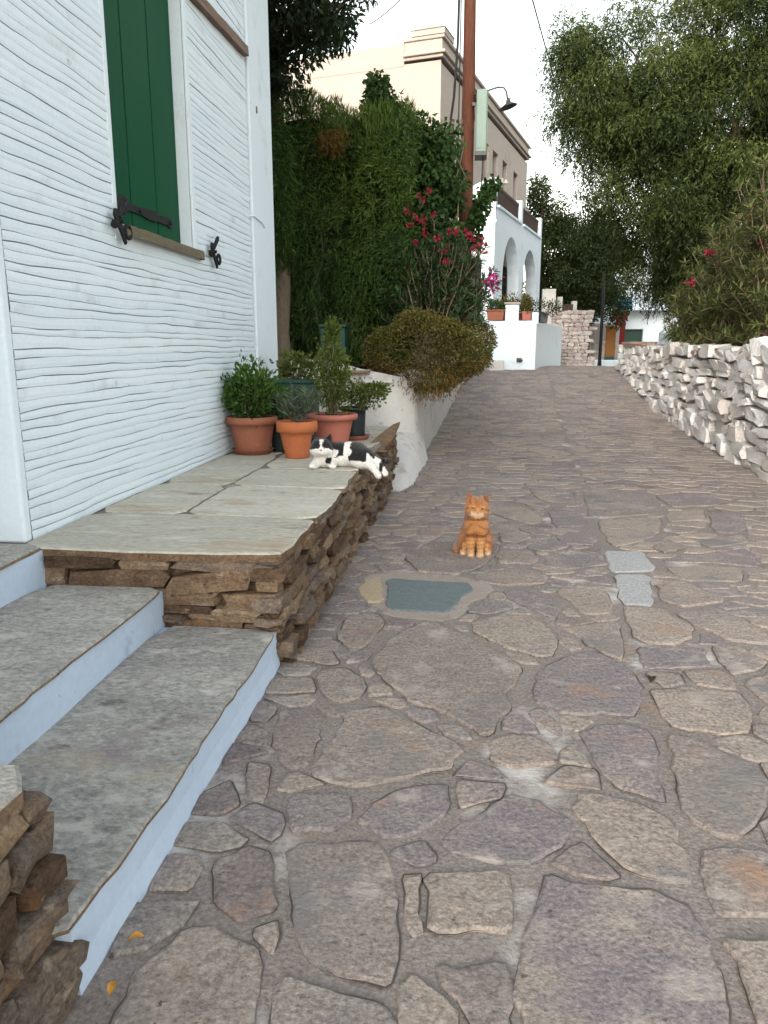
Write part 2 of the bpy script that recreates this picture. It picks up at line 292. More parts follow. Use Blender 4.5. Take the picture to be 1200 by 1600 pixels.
def outline(poly, jit=.006, step=.05, round_=True, sm=1, seed=0):
    p = [Vector((a, b)) for a, b in poly]
    if round_:
        for _ in range(sm):
            q = []
            for i in range(len(p)):
                a, b = p[i], p[(i+1) % len(p)]; q += [a.lerp(b, .10), a.lerp(b, .90)]
            p = q
    out = []
    for i in range(len(p)):
        a, b = p[i], p[(i+1) % len(p)]; k = max(1, int((b-a).length/step))
        for j in range(k):
            c = a.lerp(b, j/k); out.append((c.x + jit*(N(c.x*11+seed, c.y*11, 1.3)*2.2+N(c.x*31+seed, c.y*31, 1.3)), c.y + jit*(N(c.x*11, c.y*11+seed, 7.7)*2.2+N(c.x*31, c.y*31+seed, 7.7))))
    return out
def flag(mb, poly, ztop, thick, ch=.008, drop=.006, tone=.5, tilt=(0,0), zf=None, crack=0):
    """flat stone with chamfered edge; zf(y) follows the road"""
    n = len(poly); cx = sum(p[0] for p in poly)/n; cy = sum(p[1] for p in poly)/n
    Z = lambda x, y: (zf(y) if zf else 0) + ztop + tilt[0]*(x-cx) + tilt[1]*(y-cy)
    r = max(.02, sum(math.hypot(p[0]-cx, p[1]-cy) for p in poly)/n)
    ins = [(cx+(p[0]-cx)*(1-ch/r), cy+(p[1]-cy)*(1-ch/r)) for p in poly]
    V = [(x, y, Z(x,y)-thick) for x, y in poly] + [(x, y, Z(x,y)-drop) for x, y in poly] + [(x, y, Z(x,y)) for x, y in ins]
    F = [tuple(range(2*n, 3*n))]
    for i in range(n):
        j = (i+1) % n; F += [(i, j, n+j, n+i), (n+i, n+j, 2*n+j, 2*n+i)]
    ar = sum(poly[i][0]*poly[(i+1)%n][1]-poly[(i+1)%n][0]*poly[i][1] for i in range(n))
    if ar < 0: F = [tuple(reversed(f)) for f in F]
    mb.add(V, F, tone)
    if crack:   # thin dark strip hugging part of the edge
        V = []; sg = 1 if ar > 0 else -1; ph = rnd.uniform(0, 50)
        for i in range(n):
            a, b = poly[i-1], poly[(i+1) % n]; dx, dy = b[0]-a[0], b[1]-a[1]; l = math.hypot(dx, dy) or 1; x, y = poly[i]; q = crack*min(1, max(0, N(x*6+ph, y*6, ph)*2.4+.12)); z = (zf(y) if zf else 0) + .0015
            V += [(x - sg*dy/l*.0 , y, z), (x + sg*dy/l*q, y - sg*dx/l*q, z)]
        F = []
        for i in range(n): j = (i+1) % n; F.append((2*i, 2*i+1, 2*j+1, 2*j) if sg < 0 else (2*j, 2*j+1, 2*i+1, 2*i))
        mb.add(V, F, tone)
    return n
TR = [[tuple(map(float, q.split(','))) for q in l.split()] for l in """0.900,5.118 1.156,5.147 1.158,4.694 0.866,4.620
0.870,4.580 1.078,4.604 0.987,4.007 0.821,4.020
0.825,3.989 1.011,3.969 1.061,3.820 1.103,3.689 1.056,3.566 0.966,3.475 0.824,3.483 0.788,3.552 0.786,3.742
0.767,3.414 1.079,3.442 1.044,3.222 0.757,3.162
0.728,2.953 0.892,3.013 1.078,2.975 1.077,2.826 1.029,2.656 0.918,2.611 0.778,2.628 0.735,2.671 0.732,2.787
0.282,3.069 0.448,3.266 0.532,3.349 0.606,3.335 0.703,3.156 0.704,2.968 0.663,2.795 0.625,2.723 0.509,2.725 0.414,2.709 0.361,2.718 0.273,2.804
0.459,3.625 0.755,3.748 0.716,3.400 0.683,3.250 0.589,3.355 0.510,3.536
0.493,4.260 0.778,4.269 0.777,4.036 0.743,3.860 0.590,3.842
0.213,4.205 0.393,4.225 0.456,4.031 0.469,3.829 0.442,3.759 0.370,3.817 0.225,4.059
0.018,3.664 0.229,3.782 0.336,3.784 0.396,3.609 0.419,3.390 0.382,3.273 0.324,3.252 0.179,3.347 0.049,3.492
0.408,2.576 0.479,2.632 0.606,2.661 0.655,2.614 0.649,2.449 0.605,2.171 0.592,2.169 0.481,2.212 0.432,2.363
0.719,2.602 0.792,2.597 0.862,2.516 0.931,2.428 0.965,2.347 0.889,2.147 0.767,2.003 0.714,2.014 0.664,2.068 0.647,2.142 0.675,2.333
1.091,4.413 1.264,4.445 1.397,4.138 1.129,4.003 1.037,4.129
1.076,3.917 1.321,3.995 1.438,3.667 1.384,3.515 1.219,3.560 1.117,3.762
1.114,3.446 1.232,3.482 1.302,3.306 1.258,3.233 1.123,3.165 1.101,3.297
1.128,3.077 1.318,3.220 1.206,2.789 1.160,2.917
0.082,2.480 0.169,2.535 0.252,2.535 0.320,2.446 0.301,2.340 0.158,2.312 0.092,2.345
0.225,2.719 0.283,2.751 0.368,2.581 0.349,2.546 0.291,2.572
-0.067,1.894 0.024,2.017 0.141,2.162 0.226,2.131 0.308,2.049 0.303,1.973 0.231,1.875 0.163,1.828 0.084,1.824 -0.036,1.850
0.331,2.100 0.358,2.194 0.423,2.177 0.543,2.140 0.609,2.084 0.594,1.839 0.579,1.798 0.523,1.794 0.429,1.833 0.385,1.904
0.228,1.807 0.346,1.762 0.479,1.763 0.561,1.717 0.572,1.669 0.564,1.518 0.552,1.416 0.539,1.320 0.146,1.275 0.123,1.394 0.118,1.467 0.153,1.580 0.187,1.697
0.647,1.942 0.758,1.974 0.892,1.943 0.805,1.717 0.620,1.696 0.628,1.794
0.614,1.618 0.668,1.619 0.779,1.651 0.657,1.333 0.598,1.370 0.607,1.495
-0.088,1.766 0.133,1.792 0.128,1.587 -0.066,1.549
-0.479,1.850 -0.237,1.877 -0.175,1.795 -0.161,1.704 -0.147,1.587 -0.133,1.533 -0.127,1.471 -0.142,1.406 -0.253,1.397 -0.316,1.431 -0.376,1.500
-0.069,1.464 0.095,1.490 0.114,1.385 0.104,1.270 0.058,1.265 -0.000,1.372
-0.149,1.747 -0.108,1.759 -0.087,1.567 -0.109,1.550 -0.131,1.578
-0.398,1.335 -0.385,1.396 -0.266,1.367 -0.153,1.339 -0.092,1.248 -0.354,1.218
-0.623,2.940 -0.592,3.022 -0.511,3.031 -0.424,2.944 -0.397,2.866 -0.415,2.754 -0.481,2.697 -0.559,2.749
-0.690,2.625 -0.597,2.651 -0.509,2.578 -0.503,2.318 -0.510,2.248 -0.561,2.219 -0.625,2.275 -0.668,2.417
-0.441,2.653 -0.306,2.690 -0.220,2.627 -0.134,2.538 -0.027,2.458 -0.003,2.387 -0.050,2.289 -0.189,2.193 -0.286,2.156 -0.392,2.144 -0.479,2.201 -0.496,2.250 -0.454,2.502
-0.287,2.056 -0.216,2.122 -0.166,2.163 -0.047,2.205 -0.038,2.097 -0.060,2.008 -0.158,1.906 -0.216,1.900 -0.299,1.971
-0.383,3.306 -0.314,3.493 -0.178,3.679 0.006,3.454 0.244,3.138 0.230,3.044 0.171,2.843 0.165,2.706 0.099,2.541 0.063,2.509 -0.094,2.677 -0.174,2.726 -0.300,2.883 -0.412,3.097
-0.619,3.408 -0.602,3.668 -0.500,3.767 -0.412,3.671 -0.415,3.482 -0.470,3.273 -0.526,3.199
-0.495,4.346 0.000,4.313 0.030,4.207 -0.039,4.018 -0.111,3.782 -0.406,3.798
-0.621,4.133 -0.597,4.334 -0.515,4.383 -0.449,3.906 -0.527,3.898 -0.592,4.010
-0.006,3.794 0.103,4.012 0.222,3.993 0.233,3.871 0.099,3.767
-0.700,1.364 -0.634,1.517 -0.563,1.519 -0.458,1.461 -0.428,1.407 -0.392,1.214 -0.691,1.180
-0.713,2.253 -0.638,2.241 -0.595,2.143 -0.598,2.017 -0.653,2.037
-0.666,1.752 -0.590,1.823 -0.513,1.796 -0.445,1.585 -0.516,1.545 -0.602,1.589
-0.536,2.085 -0.347,2.089 -0.322,1.993 -0.364,1.912 -0.483,1.904
-0.293,5.242 -0.087,5.247 0.224,5.247 0.205,5.072 0.085,4.642 -0.070,4.473 -0.288,4.489 -0.408,4.793
0.033,4.458 0.269,4.621 0.400,4.650 0.480,4.470 0.451,4.352 0.227,4.278 0.060,4.345
0.172,4.954 0.294,5.133 0.407,5.095 0.459,4.892 0.395,4.750 0.195,4.756
0.146,6.705 0.277,6.777 0.499,6.418 0.568,6.225 0.570,5.945 0.490,5.869 0.304,6.075 0.155,6.302
0.205,5.487 0.363,5.604 0.446,5.457 0.344,5.261 0.226,5.301
0.326,5.807 0.559,5.707 0.598,5.532 0.466,5.536
0.642,6.358 0.760,6.580 0.865,6.565 0.925,6.076 0.877,5.870 0.646,5.780
0.570,7.444 0.961,7.353 0.939,6.853 0.741,6.716 0.597,6.992
0.390,6.790 0.619,6.845 0.694,6.627 0.622,6.432
0.380,5.143 0.594,5.436 0.706,5.249 0.544,5.061
0.629,5.477 0.740,5.646 0.920,5.707 0.909,5.453 0.855,5.266 0.654,5.296
0.507,4.976 0.717,5.097 0.874,5.034 0.867,4.789 0.595,4.658 0.476,4.759
1.055,7.169 1.177,7.444 1.609,7.426 1.648,6.655 1.534,6.384 1.198,6.224 0.976,6.223 1.007,6.663
1.006,6.085 1.537,6.263 1.394,5.701 1.198,5.412 0.994,5.247 0.972,5.653
1.673,7.176 2.109,7.385 2.281,7.006 2.124,6.790 1.735,6.664
1.636,6.471 1.975,6.639 1.872,6.184 1.549,6.101
1.939,6.333 2.112,6.525 2.197,6.362 2.094,5.903 1.930,5.722 1.802,5.808
1.603,5.513 1.992,5.690 1.940,5.478 1.638,5.286
1.272,4.985 1.711,5.211 1.885,5.314 1.841,4.944 1.788,4.836 1.582,4.914 1.254,4.907
1.256,5.277 1.417,5.474 1.487,5.303 1.302,5.115
1.225,4.786 1.662,4.836 1.657,4.670 1.594,4.507 1.258,4.507""".split('\n')]
SPECIAL = {0:'pave_white', 1:'pave_white', 34:'pave_blue', 35:'pave_tan'}
ring = [tuple(map(float, q.split(','))) for q in '-0.645,4.072 -0.623,4.437 -0.356,4.508 -0.012,4.453 0.137,4.304 0.163,4.199 0.027,3.961 -0.050,3.703 -0.126,3.648 -0.405,3.700'.split()]
SEAM = [(.50,.6),(.538,1.379),(.608,1.91),(.658,2.369),(.733,3.075),(.897,4.692),(1.169,8.397),(1.40,12.1),(1.62,16),(1.8,20)]
sites = []
for i, t in enumerate(TR + [ring]):
    for k in range(len(t)):
        a, b = Vector(t[k]), Vector(t[(k+1) % len(t)]); m = max(1, int((b-a).length/.035))
        sites += [tuple(a.lerp(b, j/m)) for j in range(m)]
for k in range(len(SEAM)-1):
    a, b = Vector(SEAM[k]), Vector(SEAM[k+1]); m = int((b-a).length/.05); sites += [tuple(a.lerp(b, j/m)) for j in range(m)]
for y in np.arange(-4, 21.5, .06): sites += [(xl(y)-.03, y), (xr(y)+.06, y)]
S = np.array(sites)
def inside(p, poly):
    c = False; j = len(poly)-1
    for i in range(len(poly)):
        if (poly[i][1] > p[1]) != (poly[j][1] > p[1]) and p[0] < (poly[j][0]-poly[i][0])*(p[1]-poly[i][1])/(poly[j][1]-poly[i][1])+poly[i][0]: c = not c
        j = i
    return c
seeds = []
grid = {}
for it in range(60000):
    y = rnd.uniform(-1.5, 21.2); x = rnd.uniform(xl(y)+.03, xr(y)-.03)
    if y < .6 and it % 3: continue
    big = rnd.random(); md = (.34 if y < 5.5 else .40) if it < 25000 else ((.25 if y < 5.5 else .33) if it < 40000 else (.11 if y < 5.5 else .17))
    if any((x-a)**2*.6 + (y-b)**2*1.2 < md*md for gx in (-2,-1,0,1,2) for gy in (-1,0,1) for a, b in grid.get((int(x/.35)+gx, int(y/.35)+gy), ())): continue
    lim = .10 if it < 25000 else (.055 if it < 45000 else .038)
    near = S[(np.abs(S[:,0]-x) < lim) & (np.abs(S[:,1]-y) < lim)]
    if len(near) and np.min(np.hypot(near[:,0]-x, near[:,1]-y)) < lim: continue
    if y < 5.6 and any(inside((x,y), t) for t in TR + [ring]): continue
    seeds.append((x,y)); grid.setdefault((int(x/.35), int(y/.35)), []).append((x,y))
SD = np.array(seeds)
def clip(poly, px, py, nx_, ny_):
    out = []
    for i in range(len(poly)):
        a, b = poly[i], poly[(i+1) % len(poly)]; da = (a[0]-px)*nx_+(a[1]-py)*ny_; db = (b[0]-px)*nx_+(b[1]-py)*ny_
        if da <= 0: out.append(a)
        if (da < 0 < db) or (db < 0 < da):
            t = da/(da-db); out.append((a[0]+(b[0]-a[0])*t, a[1]+(b[1]-a[1])*t))
    return out
cells = []
for x, y in seeds:
    R_ = .5; poly = [(x+R_*1.3*math.cos(t*PI/8), y+R_*.8*math.sin(t*PI/8)) for t in range(16)]
    gap = .008 + .012*rnd.random()**2
    d = SD - (x,y); dd = np.hypot(d[:,0], d[:,1]); m = (dd > 1e-6) & (dd < 1.3)
    for (dx, dy), r in zip(d[m], dd[m]):
        ax, ay = dx*.6, dy*1.2; al = math.hypot(ax, ay); poly = clip(poly, x+dx*.5-gap*ax/al, y+dy*.5-gap*ay/al, ax/al, ay/al)
        if len(poly) < 3: break
    d = S - (x,y); dd = np.hypot(d[:,0], d[:,1]); m = dd < .75; o = np.argsort(dd[m])
    for (dx, dy), r in zip(d[m][o], dd[m][o]):
        if len(poly) < 3: break
        k = max(.2, (r-gap*1.5)/r); poly = clip(poly, x+dx*k, y+dy*k, dx/r, dy/r)
    if len(poly) < 3: continue
    ar = abs(sum(poly[i][0]*poly[(i+1)%len(poly)][1]-poly[(i+1)%len(poly)][0]*poly[i][1] for i in range(len(poly))))/2
    if ar < .0035: continue
    cells.append((ar/max(1., y)**2.2 if y > .9 else 0, poly))
cells.sort(key=lambda c: -c[0])
def tone_at(x, y): return min(1, max(0, .5 + rnd.gauss(0, .27)))
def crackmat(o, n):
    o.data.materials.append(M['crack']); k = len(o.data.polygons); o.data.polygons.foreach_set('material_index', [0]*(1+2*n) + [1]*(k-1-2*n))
for i, t in enumerate(TR):
    o_ = outline(t, .009, .035, True, 1, i); mb = MB(); cx = sum(p[0] for p in o_)/len(o_); cy = sum(p[1] for p in o_)/len(o_)
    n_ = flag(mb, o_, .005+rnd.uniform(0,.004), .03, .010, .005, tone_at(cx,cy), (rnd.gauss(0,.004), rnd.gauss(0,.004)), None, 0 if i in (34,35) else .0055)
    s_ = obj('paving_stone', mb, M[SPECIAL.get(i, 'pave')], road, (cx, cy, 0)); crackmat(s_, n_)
    if i in (0, 1): s_['label'] = 'pale grey slab set in the paving'
    if i == 34: s_['label'] = 'blue slate slab framed in pale mortar'
mb = MB(); flag(mb, outline(ring, .012, .05), -.001, .02, .02, .006); obj('mortar_frame', mb, M['mortar_pale'], road, (-.3, 4.1, 0))
stuff = MB(); nreal = 300 - len(TR)
for i, (ar, poly) in enumerate(cells):
    o_ = outline(poly, .009, .06 if i < nreal else .12, True, 1, i); cx = sum(p[0] for p in o_)/len(o_); cy = sum(p[1] for p in o_)/len(o_)
    if len(o_) < 3: continue
    mb = MB() if i < nreal else stuff
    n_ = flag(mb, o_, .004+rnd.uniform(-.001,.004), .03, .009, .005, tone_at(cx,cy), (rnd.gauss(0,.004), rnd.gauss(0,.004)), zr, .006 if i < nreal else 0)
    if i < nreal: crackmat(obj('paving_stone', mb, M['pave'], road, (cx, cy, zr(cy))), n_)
so_ = obj('far_paving_stones', stuff, M['pave'], road); so_['kind'] = 'stuff'

# ---------------------------------------------------------------- stones for walls
_cv = []; _cf = []
def _cube_sphere():
    idx = {}
    def vid(p):
        if p not in idx: idx[p] = len(_cv); _cv.append(p)
        return idx[p]
    for ax in range(3):
        for sg in (-1, 1):
            for a in (-1, 0):
                for b in (-1, 0):
                    q = []
                    for da, db in ((0,0),(1,0),(1,1),(0,1)):
                        p = [0,0,0]; p[ax] = sg; p[(ax+1)%3] = a+da; p[(ax+2)%3] = b+db; q.append(vid(tuple(p)))
                    _cf.append(tuple(q if sg > 0 else q[::-1]))
_cube_sphere()
def rock(mb, c, size, rz=0, rnd_=.45, jit=.16, tone=.5, tilt=0, ang=0, zmax=None):
    """c centre, size full (along, depth, height)"""
    vs_ = []; ca, sa = math.cos(rz), math.sin(rz); sd = rnd.uniform(0, 99)
    for p in _cv:
        v = Vector(p); s_ = v.normalized()*1.18; v = v.lerp(s_, rnd_)
        v += Vector((N(p[0]*1.3+sd, p[1]*1.3, p[2]*1.3), N(p[0]*1.3, p[1]*1.3+sd, p[2]*1.3), N(p[0]*1.3, p[1]*1.3, p[2]*1.3+sd)))*jit*1.6
        if ang: v += Vector((rnd.uniform(-ang,ang), rnd.uniform(-ang,ang), rnd.uniform(-ang,ang)))
        x, y, z = v.x*size[0]/2, v.y*size[1]/2, v.z*size[2]/2
        z += x*tilt; z = c[2]+z if zmax is None else min(zmax, c[2]+z); vs_.append((c[0]+x*ca-y*sa, c[1]+x*sa+y*ca, z))
    mb.add(vs_, _cf, tone)

# ---------------------------------------------------------------- white house
X = -1.96
house = thing('white_house', (-3, 5.4, .3), 'white house with thin layered wall courses and one green shutter', 'house')
mb = MB()
mb.facade((X-.014, 3.12, -.4), (0,1,0), (0,0,1), (1,0,0), 4.55, 6.2, [(1.15, 2.34, 2.42, 4.2)], .14)
mb.add([(-6,3.12,-.4),(X-.014,3.12,-.4),(X-.014,3.12,5.8),(-6,3.12,5.8)], [(0,1,2,3)])
mb.add([(X-.014,7.67,-.4),(-6,7.67,-.4),(-6,7.67,5.8),(X-.014,7.67,5.8)], [(0,1,2,3)])
mb.add([(-6,3.12,5.8),(X-.014,3.12,5.8),(X-.014,7.67,5.8),(-6,7.67,5.8)], [(0,1,2,3)])
obj('wall', mb, M['groove'], house)
mb = MB(); mb.box((-6,-3,-.4),(-2.5,3.115,5.79)); mb.box((-2.5,-3,-.4),(X,.7,5.78)); obj('entrance_recess', mb, M['white'], house, bevel=.012)
mb = MB(); mb.box((-2.5,3.105,.49),(X+.004,3.165,5.0)); obj('door_jamb', mb, M['white'], house, bevel=.012)
def zc(i, y):   # height of the joint under course i
    return .49 + i*.045 + .016*N(i*7.31, 2.7, .4) + .020*N(y*.55, i*.13, 3.1) + .013*N(y*1.9, i*.61, 9.2) + .006*N(y*6, i*1.7, 4.4)
def course(i, y0, y1):
    n = max(3, int((y1-y0)/.10)); V = []; F = []
    off = rnd.uniform(-.0015, .003)
    for k in range(n+1):
        y = y0 + (y1-y0)*k/n
        def gp(j):   # half width of the joint; dies out in places
            a = N(y*1.6, j*3.7, 1.1)+.5*N(y*5, j*2.3, 6)+.30; return max(.0001, 0.0022*min(1, max(0, a*1.9)))
        zb, zt = zc(i, y)+gp(i), zc(i+1, y)-gp(i+1); xf = X + off + .003*N(y*2.2, i*2.1, 8.8)
        V += [(X-.012, y, zb), (xf-.001, y, zb+.0006), (xf+.001, y, zb*.6+zt*.4), (xf-.0006, y, zt-.0008), (X-.012, y, zt)]
    for k in range(n):
        for j in range(4): F.append((k*5+j, (k+1)*5+j, (k+1)*5+j+1, k*5+j+1))
    m_ = MB(); m_.add(V, F, rnd.random()); return m_
for i in range(88):
    z = .49 + i*.045
    segs = [(3.165, 6.9)] if z < 1.93 or z > 3.85 else [(3.165, 4.235), (5.50, 6.9)]
    for a, b in segs:
        obj('course', course(i, a, b), M['white'], house, (X, (a+b)/2, z))
mb = MB()
for a, b in (((X-.012,4.225,1.925),(X+.004,4.27,3.88)), ((X-.012,5.46,1.925),(X+.004,5.52,3.88)), ((X-.012,4.27,1.925),(X+.003,5.46,1.975)), ((X-.012,4.27,3.8),(X+.003,5.46,3.88))): mb.box(a, b)
obj('window_surround', mb, M['white'], house, bevel=.004)
mb = MB(); mb.box((X-.135,5.453,2.02),(X-.013,5.4585,3.8)); obj('window_reveal', mb, M['white'], house)
mb = MB(); mb.box((X-.135,4.2705,2.02),(X-.013,4.275,3.8)); obj('window_reveal', mb, M['white'], house)
sh = MB(); sh.box((X-.145,4.28,2.03),(X-.12,5.45,3.79))
shutter = obj('shutter', sh, M['iron'], house, (X-.12, 4.85, 2.03))
for a, b in ((4.282,4.661),(4.675,5.051),(5.065,5.448)):
    mb = MB(); mb.box((X-.119,a,2.03+rnd.uniform(-.006,.004)),(X-.09,b,3.79), rnd.random()); obj('board', mb, M['green'], shutter, bevel=.004)
mb = MB()   # strap hinge
zz = 2.155
prof = [(4.33,.045),(4.40,.05),(4.46,.036),(4.52,.05),(4.56,.05),(4.60,.026),(4.70,.022),(4.80,.024),(4.88,.032),(4.98,.034),(5.04,.022),(5.12,.026),(5.20,.02),(5.23,.032),(5.27,.032),(5.30,.012)]
mb.prism([(y, zz+.0-h) for y, h in prof] + [(y, zz+h) for y, h in reversed(prof)], (X-.078,0,0), (0,1,0), (0,0,1), (1,0,0), .012)
for y in (4.42, 4.76, 5.24): mb.lathe([(.016,0),(.014,.008),(.006,.012)], (0,0,0), 10); k = len(mb.v)-30; mb.v[k:] = [(X-.078+p[2], y+p[0], zz+p[1]) for p in mb.v[k:]]
mb.tube([(X-.075,4.34,zz-.075),(X-.075,4.34,zz+.06)], .016, 10)
obj('strap_hinge', mb, M['iron'], shutter, bevel=.002)
mb = MB(); o_ = outline([(X-.10,4.29),(X+.05,4.29),(X+.055,4.6),(X+.045,5.0),(X+.05,5.57),(X-.10,5.57)], .006, .05)
flag(mb, o_, 2.005, .055, .006, .006); obj('window_sill', mb, M['sillwood'], house, (X, 4.95, 1.98))
def dog(name, y, z):   # wrought shutter dog
    m_ = MB(); x = X + .02
    m_.tube([(X-.01,y+.03,z),(X+.06,y+.03,z)], .012, 8)
    m_.prism([(-.02,.06),(.012,.06),(.02,.02),(.08,-.06),(.10,-.10),(.085,-.115),(.04,-.06),(-.02,.0),(-.035,.03)], (X+.045,y,z), (0,1,0), (0,0,1), (1,0,0), .014)
    m_.tube([(X+.04,y+.02,z+.02),(X+.05,y+.075,z+.085),(X+.05,y+.10,z+.11)], [.013,.015,.013], 8)
    m_.tube([(X+.04,y-.02,z-.015),(X+.05,y-.06,z-.03)], [.014,.022], 8)
    pts = [(X+.045, y+.115+.035*math.cos(t), z-.045+.035*math.sin(t)) for t in np.linspace(0, 2*PI, 13)]
    m_.tube(pts, .010, 6, False)
    obj(name, m_, M['iron'], house, (X, y, z), bevel=.002)
dog('shutter_dog', 4.18, 2.01); dog('shutter_dog', 5.74, 2.03)
mb = MB(); mb.box((X-.05,6.925,-.3),(X+.022,7.30,5.7)); obj('corner_board', mb, M['white'], house, bevel=.01)
mb = MB(); mb.box((X-.3,7.306,-.3),(X+.012,7.70,5.7)); obj('corner_board', mb, M['white'], house, bevel=.012)
mb = MB(); mb.box((X-.02,7.12,3.34),(X+.03,7.16,3.40)); obj('rusty_bolt', mb, M['oldwood'], house, bevel=.01)
mb = MB(); n = 14
for k in range(n):
    a, b = 5.52+1.36*k/n, 5.52+1.36*(k+1)/n
    za = lambda y: 3.675+.055*(y-5.52)+.006*N(y*5)
    V = [(X-.01,a,za(a)-.05),(X+.045,a,za(a)-.045),(X+.04,a,za(a)+.03),(X-.01,a,za(a)+.045),(X-.01,b,za(b)-.05),(X+.045,b,za(b)-.045),(X+.04,b,za(b)+.03),(X-.01,b,za(b)+.045)]
    mb.add(V, [(0,1,5,4),(1,2,6,5),(2,3,7,6)] + ([(3,2,1,0)] if k == 0 else []) + ([(4,5,6,7)] if k == n-1 else []), .4)
obj('timber_ledge', mb, M['oldwood'], house)
mb = MB(); mb.tube([(X+.0,6.86,2.45),(X+.03,6.92,2.46),(X+.03,7.2,2.44),(X+.03,7.27,2.41)], .006, 6); obj('wire_hook', mb, M['white'], house)

# ---------------------------------------------------------------- terrace with pots
TZ = .5
terr = thing('stone_terrace', (-1.4, 5.5, 0), 'raised terrace of brown schist with pale slabs along the white house', 'terrace')
mb = MB(); mb.box((X-.3,3.09,-.1),(-.85,7.95,TZ-.03)); obj('core', mb, M['rockjoint'], terr)
def stack(face, u0, u1, z0, z1, parent, matk, rows, lens, depth, at, rz, rnd_, jit, zf=None, smooth=False, name='stone', tone=None, ang=0):
    z = z0
    while z < z1 - .015:
        h = min(rnd.uniform(*rows), z1 - z)
        if z1 - z - h < .02: h = z1 - z
        u = u0 - rnd.uniform(0, .1)
        while u < u1:
            l = rnd.uniform(*lens)*(1.15 if rnd.random() < .2 else .9); l = min(l, u1 - u + .03)
            if l < .035: break
            m_ = MB(); c = at(u + l/2, z + h/2); k = h*(rnd.uniform(.92, 1.08) if jit < .15 else rnd.uniform(.75, 1.35))
            rock(m_, c, (l*.97, depth*rnd.uniform(.8,1.25), k), rz, rnd_, jit, rnd.random() if tone is None else tone, rnd.gauss(0,.05 if jit < .15 else .10), ang, z1)
            obj(name, m_, M[matk], parent, c, smooth=smooth)
            u += l
        z += h
stack('x', 3.08, 7.75, -.02, TZ-.035, terr, 'rock', (.035,.085), (.10,.34), .14, lambda u, z: (-.845+.03*(1-z/.5)+rnd.uniform(-.022,.02), u, z+rnd.uniform(-.018,.018)), PI/2, .28, .12, ang=.17, smooth='sharp')
stack('y', -1.84, -.82, .0, TZ-.035, terr, 'rock', (.03,.085), (.18,.6), .12, lambda u, z: (u, 3.085+rnd.uniform(-.015,.012), z), 0, .2, .10, ang=.10)
mb = MB(); mb.box((X-.0,3.06,TZ-.03),(-.80,7.9,TZ-.012)); obj('mortar_bed', mb, M['mortar'], terr)
def tslab(poly, tone, z=TZ, mk='slabt', par=terr, th=.04, jit=.008, name='slab', step=.06):
    m_ = MB(); o_ = outline(poly, jit, step, True, 1, tone*40); cx = sum(p[0] for p in o_)/len(o_); cy = sum(p[1] for p in o_)/len(o_)
    flag(m_, o_, z, th, .008, .008, tone, (rnd.gauss(0,.002), rnd.gauss(0,.002))); q_ = obj(name, m_, M[mk], par, (cx,cy,z-th))
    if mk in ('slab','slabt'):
        q_.data.materials.append(M['rock']); q_.data.polygons.foreach_set('material_index', [0] + [1, 0]*len(o_))  # brown slab sides; the shadow line under treads is put into this colour
    return q_
E_ = -.765
def shrink(P, g):
    cx = sum(p[0] for p in P)/len(P); cy = sum(p[1] for p in P)/len(P)
    return [(p[0]+math.copysign(min(g, abs(cx-p[0])), cx-p[0])*(0 if p[0] > E_-.14 and cx > -1.3 else 1), p[1]+math.copysign(g, cy-p[1])) for p in P]
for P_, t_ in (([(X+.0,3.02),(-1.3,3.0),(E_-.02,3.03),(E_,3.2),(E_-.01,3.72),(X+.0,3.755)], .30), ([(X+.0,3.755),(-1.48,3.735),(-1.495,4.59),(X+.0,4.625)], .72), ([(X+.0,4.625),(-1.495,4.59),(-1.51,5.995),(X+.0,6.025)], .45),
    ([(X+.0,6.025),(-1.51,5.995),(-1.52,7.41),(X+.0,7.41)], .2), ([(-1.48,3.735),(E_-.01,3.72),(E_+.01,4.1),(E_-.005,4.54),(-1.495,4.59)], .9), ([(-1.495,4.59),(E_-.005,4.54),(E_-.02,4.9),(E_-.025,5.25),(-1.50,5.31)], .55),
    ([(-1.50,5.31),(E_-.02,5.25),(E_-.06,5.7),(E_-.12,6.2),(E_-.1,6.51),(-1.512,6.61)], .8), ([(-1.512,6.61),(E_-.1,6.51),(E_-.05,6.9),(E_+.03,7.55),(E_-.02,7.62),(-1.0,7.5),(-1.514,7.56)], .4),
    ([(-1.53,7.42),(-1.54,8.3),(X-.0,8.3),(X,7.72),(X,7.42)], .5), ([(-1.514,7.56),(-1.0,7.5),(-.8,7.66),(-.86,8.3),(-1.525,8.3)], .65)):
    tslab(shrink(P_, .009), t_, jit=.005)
m_ = MB(); V = [(-.94,6.45,.46),(-.80,6.55,.44),(-.73,7.1,.50),(-.72,7.78,.60),(-.78,7.66,.585),(-.87,7.0,.53)]   # broken edge slab sticking up
m_.add(V + [(a-.01,b+.01,c-.045) for a,b,c in V], [tuple(range(6)), tuple(range(11,5,-1))] + [(i,i+6,(i+1)%6+6,(i+1)%6) for i in range(6)], .4); obj('broken_slab', m_, M['rock'], terr, (-.8,7.1,.5))

